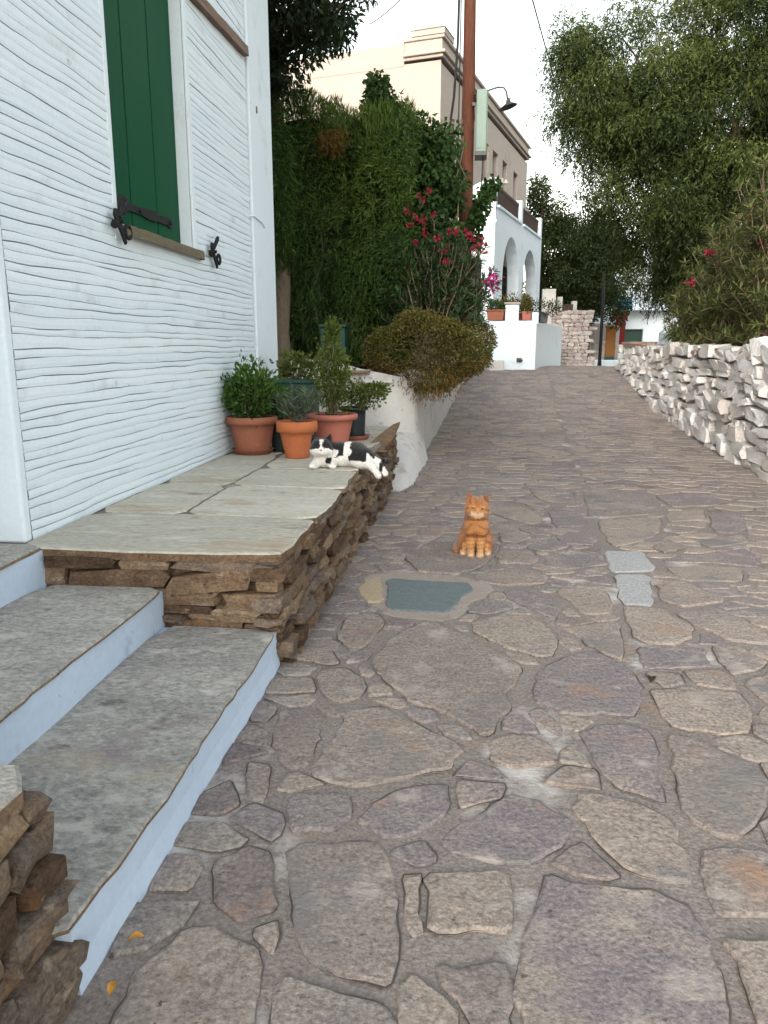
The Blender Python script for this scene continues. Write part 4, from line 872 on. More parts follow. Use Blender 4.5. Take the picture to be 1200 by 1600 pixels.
# ---------------------------------------------------------------- white terrace wall with pots at the end of the road
tw = thing('white_garden_wall', (1,18.9,.7), 'plain white garden wall with stepped piers below the arcade', 'wall')
A_, B_ = Vector((.30,18.86,0)), Vector((1.46,18.80,0)); C_ = B_ + eS*4.2
mb = MB(); 
def wbox(mb, p, q, th, z0, z1):
    d = (q-p).normalized(); nrm = Vector((-d.y, d.x, 0))*th; V = [p, q, q+nrm, p+nrm]; V = [Vector((v.x,v.y,z0)) for v in V] + [Vector((v.x,v.y,z1)) for v in V]
    mb.add(V, [(0,3,2,1),(4,5,6,7),(0,1,5,4),(1,2,6,5),(2,3,7,6),(3,0,4,7)])
wbox(mb, A_, B_, .25, .2, 1.93); obj('front_wall', mb, M['white'], tw, bevel=.02)
mb = MB(); wbox(mb, B_+Vector((.002,.03,0)), C_, .25, -.2, 1.90); obj('side_wall', mb, M['white'], tw, bevel=.02)
mb = MB(); d_ = (B_-A_).normalized()
for a, b, z1, cap in ((.42,.74,2.30,1),(1.04,1.2,2.12,0)):
    m_ = MB(); p = A_+d_*a+Vector((0,-.012,0)); q = A_+d_*b+Vector((0,-.012,0)); wbox(m_, p, q, .275, 1.85, z1); pi_ = obj('pier', m_, M['white'], tw, bevel=.02)
    if cap: m_ = MB(); wbox(m_, p+Vector((-.03,-.03,0)), q+Vector((.03,-.03,0)), .34, z1+.002, z1+.05); obj('pier_cap', m_, M['creamtrim'], pi_, bevel=.015)
mb = MB(); mb.box((.38,18.62,.72),(.72,18.84,1.02)); obj('plinth', mb, M['whiteold'], tw, bevel=.02)
mb = MB(); V = [A_+Vector((0,.2,0)), B_+Vector((-.1,.2,0)), C_+eX*-.2, C_-eX*2.2, A_-eX*.7+eS*2]; mb.add([(v.x,v.y,1.86) for v in V], [tuple(range(5))]); obj('terrace_floor', mb, M['whiteold'], tw)
def troughplant(name, label, c, l, wd, h, rz, mk, leafk, n=700, r=.22):
    t_ = thing(name, c, label, 'planter', 'planters on the far white garden wall'); m_ = MB()
    a, b = Vector((math.cos(rz), math.sin(rz), 0))*l/2, Vector((-math.sin(rz), math.cos(rz), 0))*wd/2; c = Vector(c)
    def ring_(z, k): return [tuple(c + (a*sx + b*sy)*k + Z3*z) for sx, sy in ((-1,-1),(1,-1),(1,1),(-1,1))]
    for z0, k0, z1, k1 in ((0,.84,h*.8,.97),(h*.8+.002,1.04,h,1.05)): m_.add(ring_(z0,k0)+ring_(z1,k1), [(0,3,2,1),(4,5,6,7),(0,1,5,4),(1,2,6,5),(2,3,7,6),(3,0,4,7)])
    obj('trough', m_, M[mk], t_, bevel=.008)
    P, D = blob(n, tuple(c + Z3*(h+r*.45)), (l*.5, wd*.6+.03, r), .3, .25, 1.5, l*9); leaves('plant', P, D+rng.normal(0,.4,P.shape)+np.array([0,0,.4]), rng.uniform(.04,.08,n), .025, leafk, t_)
pa = A_+d_*.20; troughplant('trough_planter', 'terracotta trough nearest the pole on the far white wall', (pa.x-.0,pa.y+.08,1.94), .42, .24, .25, math.atan2(d_.y,d_.x), 'terra2', 'ivy', 600, .14)
pa = A_+d_*.92; troughplant('trough_planter', 'terracotta trough with a spilling plant between the white piers', (pa.x,pa.y+.1,1.94), .22, .26, .2, 0, 'terra3', 'bush', 900, .26)
pa = B_+eS*.9; troughplant('trough_planter', 'dark trough planter on the receding end of the far white wall', (pa.x-.1,pa.y,1.91), 1.2, .26, .24, math.atan2(eS.y,eS.x), 'darkplastic', 'bgleaf', 900, .2)
pa = A_+d_*.55; troughplant('trough_planter', 'low bushy trough planter just behind the tallest white pier', (pa.x,pa.y+.55,1.90), .9, .26, .22, 0, 'terra2', 'bush', 1000, .3)
mb = MB(); mb.tube([(1.08,18.80,1.02),(1.08,18.74,1.02),(1.16,18.74,1.02)], .022, 8); mb.box((1.02,18.78,.97),(1.14,18.80,1.07)); obj('water_tap', mb, M['metal'], tw)

# ---------------------------------------------------------------- rubble wall and parapet posts past the crest
rw = thing('rubble_retaining_wall', (3.0,24.2,.5), 'tall whitewashed rubble wall beyond the crest of the road', 'wall')
mb = MB(); mb.box((2.35,24.25,-.3),(3.48,24.9,2.25)); obj('core', mb, M['wjoint'], rw)
mb = MB(); z = .2
while z < 2.28:
    h = rnd.uniform(.09,.15); x = 2.3
    while x < 3.42:
        l = rnd.uniform(.13,.3); rock(mb, (x+l/2, 24.22, z+h/2), (l*.95, .14, h*.95), 0, .3, .12, rnd.random(), 0, .2); x += l
    z += h
o_ = obj('stones', mb, M['pinkstone'], rw); o_['kind'] = 'stuff'
for k, (u, w_, z1) in enumerate(((2.02,.40,3.02),(2.52,.16,2.82),(3.02,.16,2.72))):
    t_ = MB(); t_.box((u,24.3+k*.5,1.6),(u+w_,24.6+k*.5,z1)); tag(obj('parapet_post', t_, M['whiteold'], None, (u+w_/2,24.4+k*.5,1.6), bevel=.02), ['broad whitewashed post next to the arcade end', 'middle whitewashed post above the far rubble wall', 'rightmost whitewashed post above the far rubble wall'][k], 'post', 'posts above the far rubble wall')
mb = MB(); mb.box((2.69,24.9,2.28),(3.01,24.96,2.6)); tag(obj('dark_railing', mb, M['rail'], None, (2.85,24.9,2.3)), 'dark railing between the two narrow whitewashed posts above the rubble wall', 'railing')
# slim dark post
dp = thing('street_post', (3.98,25.4,.4), 'slim dark metal post at the end of the road', 'post')
mb = MB(); mb.tube([(3.98,25.4,.2),(3.98,25.4,2.6),(3.95,25.4,3.6)], [.055,.05,.045], 10); obj('shaft', mb, M['iron'], dp); mb = MB(); mb.lathe([(.16,0),(.13,.12),(.07,.3),(.055,.5)], (3.98,25.4,.42), 12); obj('foot', mb, M['iron'], dp, smooth=True)

# ---------------------------------------------------------------- distant houses past the crest
dh = thing('distant_white_house', (7,38,0), 'white house with blue railed balcony seen under the hanging tree', 'house')
mb = MB(); mb.facade((5.4,37,-1),(1,0,0),(0,0,1),(0,-1,0), 6, 6.6, [(1.45,2.25,1.0,3.1),(3.2,4.2,4.2,5.9)], .25); mb.box((5.4,37.26,-1),(11.4,42,5.55)); obj('wall', mb, M['white'], dh)
mb = MB(); mb.box((6.86,37.2,0.02),(7.64,37.24,2.08)); obj('door', mb, M['greenbox'], dh)
mb = MB(); mb.box((6.3,36.2,2.9),(9.5,36.99,3.05)); bs = obj('balcony', mb, M['white'], dh)
for k in range(18):
    m_ = MB(); m_.box((6.35+k*.18,36.22,3.05),(6.38+k*.18,36.25,3.95)); obj('baluster', m_, M['rail'], bs)
m_ = MB(); m_.box((6.3,36.2,3.95),(9.5,36.27,4.0)); obj('handrail', m_, M['rail'], bs)
mb = MB(); mb.box((6.1,36.0,2.5),(6.75,36.3,2.88)); tag(obj('red_awning', mb, M['redsign'], None, (6.5,36,2.3), bevel=.03), 'small red awning under the distant balcony', 'awning')
mb = MB(); mb.lathe([(.28,0),(.3,.05),(.3,.38),(.25,.44),(.08,.47)], (6.55,35.7,2.92), 16); tag(obj('blue_barrel', mb, M['blue'], None, (6.55,35.7,2.9), smooth=False, bevel=.01), 'small blue drum above the red awning far down the road', 'drum')
pk = MB(); 
for k in range(10):
    pk.box((4.2+k*.17,33.0+.01*(k%2),-.6),(4.2+k*.17+.168,33.5,2.35-.02*k+rnd.uniform(-.03,.03)), rnd.random())
tag(obj('pink_rubble_wall', pk, M['pinkstone'], None, (5,33,0)), 'pinkish rubble wall behind the slim dark post', 'wall')
og = thing('orange_display_stand', (5.45,32.3,0), 'orange display stand on a dark green base far down the road', 'stand')
mb = MB(); mb.box((5.25,32.2,.95),(5.62,32.35,2.05)); mb.box((5.22,32.18,2.05),(5.66,32.37,2.12)); obj('panel', mb, M['orange'], og, bevel=.01)
mb = MB(); mb.box((5.25,32.18,.1),(5.62,32.4,.94)); obj('base', mb, M['greenbox'], og, bevel=.01)
mb = MB(); mb.box((5.75,33.2,1.2),(6.15,33.26,2.5)); tag(obj('hanging_red_cloth', mb, M['redsign'], None, (5.9,33.2,1.2)), 'dark red cloth hanging beside the orange display stand', 'cloth')
mb = MB(); mb.box((3.9,28.6,-.4),(6.6,28.9,.86)); tag(obj('low_white_wall', mb, M['white'], None, (5,28.7,0), bevel=.03), 'low smooth white wall behind the foot of the slim dark post', 'wall')
mb = MB(); V = [(5.6,22.4),(6.9,22.4)]; mb.box((5.5,24,0.4),(6.2,24.4,1.75)); tag(obj('white_gatepost', mb, M['white'], None, (5.5,24,.4), bevel=.05), 'short white wall end above the far tip of the stone wall', 'wall')

# ---------------------------------------------------------------- right hand dry stone wall
dw = thing('dry_stone_wall', (3.3, 12, 0), 'whitewashed dry stone wall along the right side of the road', 'wall')
WT = 1.24
mb = MB(); V = []; F = []; ys_ = np.arange(4.5, 18.61, .5)
for y in ys_:
    b_ = zr(y)-.1; V += [(xr(y)+.13,y,b_),(xr(y)+.19,y,WT-.08),(xr(y)+.62,y,WT-.06),(xr(y)+.62,y,b_)]
for j in range(len(ys_)-1):
    for q in range(3): F.append((j*4+q+1, j*4+q, (j+1)*4+q, (j+1)*4+q+1))
F += [(3,2,1,0)[::-1], tuple((len(ys_)-1)*4+q for q in (3,2,1,0))]
mb.add(V, F); obj('core', mb, M['wjoint'], dw)
ws = []
y = 4.6
z = -.03; row = 0
while z < WT - .03:
    h = rnd.uniform(.10,.18); y = 4.6 - rnd.random()*.2
    while y < 18.55:
        l = rnd.uniform(.2,.56)*(1.2 if rnd.random() < .15 else 1); zb = z + zr(y)*(1 - z/WT)*.0
        if z + h > zr(y) - .02:
            hh = h*rnd.uniform(.66,1.05); ws.append((y+l/2, z+h/2+rnd.uniform(-.02,.02)+.025*N(y*1.3, z*3), l*rnd.uniform(.86,1.02), hh))
        y += l
    z += h*.97
ws.sort(key=lambda q: (0 if 7.2 < q[0] < 30 else 1, -(q[2]*q[3])/(q[0]**2)))
far = MB(); nst = 0
for (y, z, l, h) in ws:
    c = (xr(y)+.12+.05*z/WT+rnd.gauss(0,.03), y, z); part = nst < 270
    m_ = MB() if part else far
    rock(m_, c, (l*1.0, rnd.uniform(.2,.3), h*1.04), PI/2 - math.atan2(.16,5.2), .16, .10, rnd.random(), rnd.gauss(0,.12), ang=.19)
    if part: obj('stone', m_, M['wstone'], dw, c, smooth='sharp')
    nst += 1
o_ = obj('far_stones', far, M['wstone'], dw, smooth='sharp'); o_['kind'] = 'stuff'
for (y, l, h, dz) in ((8.95,.28,.26,.06),(9.4,.34,.16,.02),(8.5,.42,.18,.01),(8.05,.35,.20,.0),(7.6,.4,.16,.0),(9.85,.42,.12,.01),(10.4,.38,.11,.01)):
    m_ = MB(); c = (xr(y)+.16, y, WT-.02+dz); rock(m_, c, (l,.28,h), PI/2, .25, .12, rnd.uniform(.5,.9), rnd.gauss(0,.2), ang=.25); obj('stone', m_, M['wstone'], dw, c)
for k, (y0, y1, z_) in enumerate(((9.3,10.7,1.27),(10.2,11.7,1.30),(11.3,12.9,1.27),(12.5,13.9,1.30),(13.7,15.2,1.28),(15.0,16.6,1.33),(16.4,18.3,1.36),(17.4,18.7,1.42))):
    xa, xb = xr(y0)+.06+rnd.uniform(0,.05), xr(y1)+.06+rnd.uniform(0,.05)
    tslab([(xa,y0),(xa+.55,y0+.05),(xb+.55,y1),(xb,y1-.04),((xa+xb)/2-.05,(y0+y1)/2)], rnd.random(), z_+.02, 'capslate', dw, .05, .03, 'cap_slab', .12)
gb = MB(); gb.add([(xr(4)+.5,4,1.12),(14,4,1.12),(14,26,1.3),(xr(18)+.5,18.8,1.2),(xr(12)+.5,12,1.14)], [(0,1,2,3,4)]); gb.add([(xr(18)+.5,18.8,1.2),(14,26,1.3),(14,26,-1),(xr(18)+.5,18.8,-1)], [(0,1,2,3)]); g_ = obj('garden_bed', gb, M['soil']); g_['kind'] = 'structure'

# ---------------------------------------------------------------- right hand shrubs
tips = []
for k in range(950):
    y = rnd.uniform(9.2, 14.5); x0 = xr(y)+.35; hgt = np.interp(y, [9.2,10.5,12,13.5,14.5], [2.3,2.2,1.75,1.35,1.0]); x = x0 + rnd.random()**1.4*1.9 - .25
    tips.append((x, y, 1.2 + hgt*(.03+.97*rnd.random()**.9)))
fl = [(3.75,9.6,3.0),(3.5,9.7,2.75),(3.62,9.6,2.65),(3.4,9.7,2.68),(3.85,9.5,2.35),(3.3,9.8,2.45),(3.9,9.6,2.15),(3.95,9.5,2.8),(3.55,9.4,2.9),(3.68,9.4,2.5),(3.45,9.45,2.2),(3.72,9.35,2.0),(3.6,9.4,2.75),(3.8,9.35,2.6),(3.3,10.4,2.9),(3.2,11.5,2.6),(3.1,12,2.25)]
# split into separate plants
groups = [[], [], []]
for t_ in tips: groups[0 if t_[1] < 10.9 else (1 if t_[1] < 12.8 else 2)].append(t_)
labs = ['tall oleander with red blossom at the right edge, behind the stone wall', 'dusty green oleander with bare forked stems in the middle of the stone wall', 'low reddish green oleander near the far tip of the stone wall']
for k in range(3):
    yb = (10.1,11.9,13.6)[k]; ob_ = oleander('oleander', labs[k], (xr(yb)+.75, yb, 1.12), groups[k], 'oleander2', 5, fl if k == 0 else (fl[-2:] if k == 1 else []), 'redflower', 14, (.09,.16), .022, 'oleanders behind the right hand wall', fr=.05)
    if k == 1:
        mb = MB()
        for c in ((3.35,12.1,2.0),(3.8,12.0,2.2),(3.5,11.6,1.9)): branch(mb, (3.55,11.9,1.1), c, .045, .018, .05)
        obj('forked_trunk', mb, M['bark'], ob_)
bv = thing('bougainvillea', (3.75,8.9,1.12), 'dark purple bougainvillea low on the right behind the stone wall', 'shrub')
P, D = blob(4200, (3.72,8.85,1.42), (.42,.75,.30), .3, .3, 1.5, 4); leaves('foliage', P, D+rng.normal(0,.5,P.shape), rng.uniform(.04,.07,len(P)), .035, 'purple', bv, .25+1.2*(P[:,2]-1.3)+rng.normal(0,.2,len(P)))
mb = MB()
for k in range(10): branch(mb, (3.75,8.9,1.1), (3.72+rnd.uniform(-.4,.4), 8.85+rnd.uniform(-.6,.6), 1.5), .012, .005)
obj('stems', mb, M['bark'], bv)

# ---------------------------------------------------------------- pepper tree
pt = thing('pepper_tree', (5.6,17.5,1.2), 'large weeping tree with hanging fine foliage over the right of the road', 'tree')
mb = MB(); mb.tube([(5.6,17.5,1.1),(5.5,17.45,2.2),(5.2,17.4,3.3),(4.9,17.3,4.3)], [.30,.25,.22,.18], 12, False); mb.tube([(5.5,17.45,2.4),(5.9,17.2,3.6),(6.4,17,4.8)], [.18,.16,.12], 10, False); obj('trunk', mb, M['bark'], pt, smooth=True)
mb = MB(); cs = []
LOBES = [((4.3,16.8,5.7),(1.9,1.6,1.5)), ((3.0,16.9,6.1),(1.35,1.3,1.1)), ((5.7,16.8,6.9),(2.2,1.8,1.5)), ((6.8,16.8,5.2),(1.8,1.6,1.8)), ((4.6,16.6,4.4),(1.3,1.2,1.1)), ((2.55,17,5.2),(.85,1.0,.8)), ((5.9,16.2,3.7),(1.3,1.0,1.2)), ((4.2,18.5,3.7),(1.0,1.0,.7)), ((3.9,17.2,7.3),(1.5,1.3,.9)), ((7.4,17,7.6),(2.0,1.6,1.5)), ((1.75,17,6.35),(.5,.5,.65)), ((2.0,17,7.0),(.45,.5,.4)), ((6.0,17,8.4),(2.2,1.5,1.1)), ((3.5,18.6,4.3),(1.1,.8,.9)), ((4.7,18.2,3.3),(1.2,.8,.8)), ((5.2,17.6,2.6),(.9,.7,.6)), ((2.5,16.6,6.1),(1.0,.8,.9)), ((3.3,16.4,5.2),(1.1,.8,.9)), ((5.2,16.2,6.4),(1.3,.8,1.0)), ((4.4,19.5,3.0),(1.0,.7,.55)), ((5.3,19.5,2.9),(.9,.7,.5))]
C0 = []; TN = []
for c, r in LOBES:
    vol = r[0]*r[1]*r[2]; k = int(5 + 7*vol**.7); Q, _ = blob(k, c, r, .55, .3, 1.3, c[0]*7)
    for q in Q:       # rounded tufts; lit tops and shaded undersides put into the leaf tone
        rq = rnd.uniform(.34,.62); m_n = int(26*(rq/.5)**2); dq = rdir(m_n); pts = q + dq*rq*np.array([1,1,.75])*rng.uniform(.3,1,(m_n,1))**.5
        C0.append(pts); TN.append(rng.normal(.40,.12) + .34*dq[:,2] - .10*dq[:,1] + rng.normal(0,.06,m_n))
    for q in range(3 if vol > .5 else 2):
        e = Q[rnd.randrange(k)]; branch(mb, (4.9,17.3,4.2) if c[0] < 5.4 else (6.2,17.1,4.4), e, .06, .012, .06, 6, .05)
C0 = np.vstack(C0); TN = np.concatenate(TN); SN = 6
p = np.repeat(C0, SN, 0); tn = np.repeat(TN, SN); ns = len(p)
p = p + rng.normal(0,.10,p.shape); d = np.c_[rng.normal(0,.4,ns), rng.normal(0,.4,ns), rng.normal(-.1,.35,ns)]; L_ = rng.uniform(.15,.5,ns)
P = []; D = []; T = []
for k in range(28):
    d[:,2] -= .06; d[:,:2] *= .96; d /= np.linalg.norm(d, axis=1, keepdims=True); p = p + d*.034; m_k = (k*.034 < L_) & (rng.random(ns) < .85)
    sd = rng.normal(size=p.shape); sd -= d*np.sum(sd*d, 1, keepdims=True); sd /= np.linalg.norm(sd, axis=1, keepdims=True)
    P.append(p[m_k]); D.append((sd*.75 + d*.6 + np.array([0,0,-.35]))[m_k]); T.append(tn[m_k] + rng.normal(0,.13,m_k.sum()))
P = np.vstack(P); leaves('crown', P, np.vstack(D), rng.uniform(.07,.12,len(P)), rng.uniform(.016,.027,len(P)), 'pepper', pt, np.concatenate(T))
obj('branch', mb, M['bark'], pt, smooth=True)

# ---------------------------------------------------------------- far trees
def fartree(name, label, base, lobes, n, mk='bgleaf', size=.14, tn=.4):
    t_ = thing(name, base, label, 'tree', 'trees beyond the crest of the road'); m_ = MB(); top_ = Vector(lobes[0][0])
    m_.tube([base, Vector(base).lerp(top_, .5), top_], [.2,.14,.06], 9, False)
    for c, r in lobes: branch(m_, Vector(base).lerp(top_, .5), c, .08, .02)
    obj('trunk', m_, M['bark'], t_); P = []; D = []; T = []
    tot = sum(r[0]*r[1]*r[2] for _, r in lobes)
    for c, r in lobes:
        k = max(12, int(95*(r[0]*r[1]*r[2])/tot)); q, _ = blob(k, c, r, .3, .3, 1.4, c[0]); p_, o_, tt = clumps(q, np.full(k, .42), max(10, int(n/95))); P.append(p_); D.append(o_); T.append(tt)
    P, D, T = np.vstack(P), np.vstack(D), np.concatenate(T)
    leaves('crown', P, D+np.array([0,0,-.4])+rng.normal(0,.4,P.shape), rng.uniform(size*.7, size*1.2, len(P)), size*.45, mk, t_, tn+T+.06*(P[:,2]-np.mean(P[:,2]))+rng.normal(0,.15,len(P)))
fartree('far_tree', 'tall loose tree directly behind the arcade end', (2.7,33,-.3), [((2.6,33,7.0),(.9,.9,1.3)), ((3.0,33,5.2),(1.3,1.1,1.4)), ((3.7,33,5.5),(.9,.9,1.1)), ((2.9,33,3.4),(1.3,1,1.2)), ((3.9,33,3.6),(1.2,1,1.6))], 24000, tn=.42)
fartree('far_tree', 'dark full tree in the centre gap above the rubble wall', (4.3,31,0), [((4.3,31,4.2),(1.0,1.0,1.3)), ((4.9,31,4.6),(1.0,1.0,1.3)), ((4.0,31,3.0),(1.0,.9,.9)), ((5.0,31,3.1),(.9,.9,.7)), ((4.5,30.6,5.6),(.7,.7,.6))], 22000, tn=.34)
fartree('far_tree', 'dense tree behind the right hand oleanders', (7.2,22,1), [((6.5,22,4.0),(1.4,1.2,1.8)), ((7.8,22,4.6),(1.6,1.2,2.0)), ((5.8,21.6,3.0),(.9,1.0,1.0)), ((9,22,4),(1.6,1.2,2.0))], 16000, 'pepper', .13, .3)

# ---------------------------------------------------------------- pots on the terrace
def lathe_pot(name, label, c, r, h, mk, rim=.035, rimh=.06, taper=.72, saucer=0, band=False, sm=None):
    t_ = thing(name, c, label, 'flowerpot', 'pots on the terrace'); z0 = .02 if saucer else .0
    rb_ = r*taper; m_ = MB(); pr_ = [(rb_,z0),(rb_+.004,z0+.006)]
    for k in range(1,5): f = k/4; pr_.append((rb_+(r-.012-rb_)*f, z0+(h-rimh-z0)*f))
    pr_ += [(r+rim*.35,h-rimh+.004),(r+rim*.45,h-rimh*.5),(r+rim*.4,h-.004),(r+rim*.2,h),(r-.016,h),(r-.02,h-.03),(r-.03,h-.045)]
    obj('body', m_.lathe(pr_, c, 36), M[mk], t_, smooth=True, bevel=0)
    m_ = MB(); m_.lathe([(r-.022,h-.06),(r-.022,h-.035),(.03,h-.02),(.005,h-.02)], c, 20); obj('soil', m_, M['soil'], t_)
    if saucer: m_ = MB(); m_.lathe([(saucer*.85,0),(saucer,.035),(saucer+.008,.04),(saucer-.005,.04),(saucer*.8,.015),(.01,.015)], c, 32); obj('saucer', m_, M[sm or mk], t_, smooth=True)
    return t_
def plant(par, c, r, n, mk, L, W, stems=14, up=.3, seed=0, wob=.25, inner=.15, tone=.5, stemr=.005):
    m_ = MB(); c = Vector(c)
    for k in range(stems):
        a = rnd.uniform(0,2*PI); q = math.sqrt(rnd.random()); branch(m_, (c.x+.02*math.cos(a), c.y+.02*math.sin(a), c.z-r[2]*1.05), (c.x+r[0]*q*math.cos(a), c.y+r[1]*q*math.sin(a), c.z+r[2]*rnd.uniform(.0,.85)), stemr, stemr*.4, .05, 5, .06)
    obj('stems', m_, M['bark'], par); P, D = blob(n, tuple(c), r, inner, wob, 1.4, seed)
    leaves('foliage', P, D*.7+rng.normal(0,.5,P.shape)+np.array([0,0,up]), rng.uniform(L*.7,L*1.25,n), W, mk, par, tone + .9*(P[:,2]-c.z)/r[2]*.25 + rng.normal(0,.2,n))
p = lathe_pot('flowerpot', 'wide brown terracotta pot with saucer and bushy herb against the house wall', (-1.755,6.03,TZ), .19, .30, 'terra2', saucer=.165)
plant(p, (-1.76,6.02,TZ+.48), (.235,.21,.235), 2600, 'herb', .042, .022, 26, .4, 3)
p = lathe_pot('flowerpot', 'tall orange terracotta pot with grey green plant, middle of the group', (-1.345,5.84,TZ), .145, .285, 'terra', taper=.62, rimh=.085)
plant(p, (-1.33,5.84,TZ+.37), (.17,.15,.13), 50, 'grey_leaf', .05, .012, 22, .4, 5)
P = []; D = []; T = []
for k in range(26):
    tp = Vector((-1.33+rnd.uniform(-.16,.16), 5.84+rnd.uniform(-.13,.13), TZ+rnd.uniform(.36,.52)))
    for q in range(26): P.append(tp+Vector((0,0,rnd.uniform(-.07,.01)))); v = rdir(1)[0]; D.append((v[0],v[1],abs(v[2])*.8+.35)); T.append(rnd.gauss(.55,.2))
leaves('leaf_tufts', np.array(P), np.array(D), rng.uniform(.05,.085,len(P)), .011, 'grey_leaf', p, np.array(T))
p = lathe_pot('flowerpot', 'pinkish red bowl shaped pot with a tall leafy shrub', (-1.21,6.62,TZ), .195, .275, 'terra3', rim=.07, rimh=.05, taper=.68)
plant(p, (-1.20,6.62,TZ+.58), (.16,.15,.36), 2000, 'shrub', .036, .020, 20, .3, 9, .3); 
P, D = blob(420, (-1.2,6.62,TZ+.95), (.06,.06,.14), .1); leaves('top_shoots', P, D+np.array([0,0,.8]), .04, .018, 'shrub', p)
p = lathe_pot('flowerpot', 'black plastic pot on a red saucer with a sideways sprig', (-1.09,7.08,TZ), .125, .30, 'darkplastic', rim=.03, rimh=.03, taper=.8, saucer=.15, sm='terra3')
plant(p, (-1.02,7.05,TZ+.42), (.21,.14,.12), 900, 'shrub', .034, .02, 16, .2, 12, .35)
P, D = blob(260, (-.86,6.95,TZ+.47), (.14,.06,.06), .1); leaves('side_sprig', P, D+np.array([.6,0,.3]), .035, .02, 'shrub', p)
p = lathe_pot('flowerpot', 'black plastic pot half hidden behind the orange pot', (-1.53,6.22,TZ), .14, .26, 'darkplastic', rim=.02, rimh=.03, taper=.8)
plant(p, (-1.52,6.2,TZ+.38), (.14,.12,.13), 700, 'herb', .05, .014, 12, .5, 20, tone=.35)
gx = thing('planter_box', (-1.65,6.95,TZ), 'long dark green planter box behind the flowerpots by the house corner', 'planter')
mb = MB(); mb.box((-1.925,6.80,TZ+.02),(-1.42,7.12,TZ+.52)); obj('box', mb, M['greenbox'], gx, bevel=.012)
mb = MB(); mb.box((-1.935,6.79,TZ+.522),(-1.41,7.13,TZ+.552)); obj('rim', mb, M['greenbox'], gx, bevel=.006)
for a in (-1.90,-1.50): m_ = MB(); m_.box((a,6.83,TZ+.002),(a+.06,7.09,TZ+.02)); obj('foot', m_, M['greenbox'], gx)
plant(gx, (-1.60,7.1,TZ+.66), (.22,.12,.14), 420, 'shrub', .05, .03, 10, .4, 31, .3)
db = thing('dark_green_bin', (-1.66,9.3,1.12), 'dark green plastic bin standing in shade at the hedge foot', 'bin')
mb = MB(); mb.box((-1.80,9.12,1.13),(-1.5,9.4,1.56)); obj('body', mb, M['greenbox'], db, bevel=.015); mb = MB(); mb.box((-1.815,9.10,1.563),(-1.485,9.42,1.60)); obj('lid', mb, M['greenbox'], db, bevel=.01)
m_ = MB(); m_.add([(-1.17,7.35,TZ+.0),(-.98,7.42,TZ),(-1.12,7.55,TZ+.16),(-1.16,7.38,TZ+.015),(-.97,7.45,TZ+.015),(-1.11,7.57,TZ+.17)], [(0,1,2),(5,4,3),(0,3,4,1),(1,4,5,2),(2,5,3,0)], .3)
tag(obj('slate_offcut', m_, M['slab'], None, (-1.1,7.45,TZ)), 'triangular slate piece leaning behind the black pot', 'stone')

# ---------------------------------------------------------------- cats: smooth union distance fields meshed with surface nets
def smin(a, b, k): h = np.clip(.5+.5*(b-a)/k, 0, 1); return b*(1-h)+a*h - k*h*(1-h)
def ell(P, c, r, R=None):
    q = P - np.array(c)
    if R is not None: q = q @ R
    r = np.array(r); k0 = np.linalg.norm(q/r, axis=-1); k1 = np.linalg.norm(q/(r*r), axis=-1)+1e-9; return k0*(k0-1)/k1
def cone(P, a, b, ra, rb_):
    a, b = np.array(a), np.array(b); ba = b-a; h = np.clip(((P-a)@ba)/ba.dot(ba), 0, 1); return np.linalg.norm(P-a-h[...,None]*ba, axis=-1) - (ra+(rb_-ra)*h)
def nets(f, lo, hi, h):
    lo = np.array(lo); n = np.ceil((np.array(hi)-lo)/h).astype(int)+1
    G = np.stack(np.meshgrid(*[lo[i]+h*np.arange(n[i]) for i in range(3)], indexing='ij'), -1); D = f(G); ins = D < 0
    c = [(i,j,k) for i in (0,1) for j in (0,1) for k in (0,1)]
    sh = lambda A, o: A[o[0]:n[0]-1+o[0], o[1]:n[1]-1+o[1], o[2]:n[2]-1+o[2]]
    cnt = sum(sh(ins,o).astype(int) for o in c); act = (cnt > 0) & (cnt < 8)
    acc = np.zeros(act.shape+(3,)); num = np.zeros(act.shape)
    for a in range(8):
        for b in range(a+1, 8):
            if sum(abs(c[a][q]-c[b][q]) for q in range(3)) != 1: continue
            da, db_ = sh(D,c[a]), sh(D,c[b]); m = (da < 0) != (db_ < 0); t = np.where(m, da/(da-db_+1e-12), 0)
            p = np.array(c[a]) + t[...,None]*(np.array(c[b])-np.array(c[a])); acc += np.where(m[...,None], p, 0); num += m
    ids = -np.ones(act.shape, int); idx = np.argwhere(act); ids[act] = np.arange(len(idx)); V = lo + h*(idx + acc[act]/num[act][:,None])
    F = []
    for ax in range(3):
        a1_, a2_ = (ax+1)%3, (ax+2)%3; s0 = [slice(1,n[q]-1) for q in range(3)]; s0[ax] = slice(0,n[ax]-1); s1 = list(s0); s1[ax] = slice(1,n[ax])
        A, B = ins[tuple(s0)], ins[tuple(s1)]
        for e in np.argwhere(A != B):
            p = e.copy(); p[a1_] += 1; p[a2_] += 1; o = []
            for d1, d2 in ((-1,-1),(0,-1),(0,0),(-1,0)): q = p.copy(); q[a1_] += d1; q[a2_] += d2; o.append(ids[tuple(q)])
            F.append(o if A[tuple(e)] else o[::-1])
    return V, np.array(F)
def rotz(a): return np.array([[math.cos(a),-math.sin(a),0],[math.sin(a),math.cos(a),0],[0,0,1]])
def roty(a): return np.array([[math.cos(a),0,math.sin(a)],[0,1,0],[-math.sin(a),0,math.cos(a)]])
def rotx(a): return np.array([[1,0,0],[0,math.cos(a),-math.sin(a)],[0,math.sin(a),math.cos(a)]])
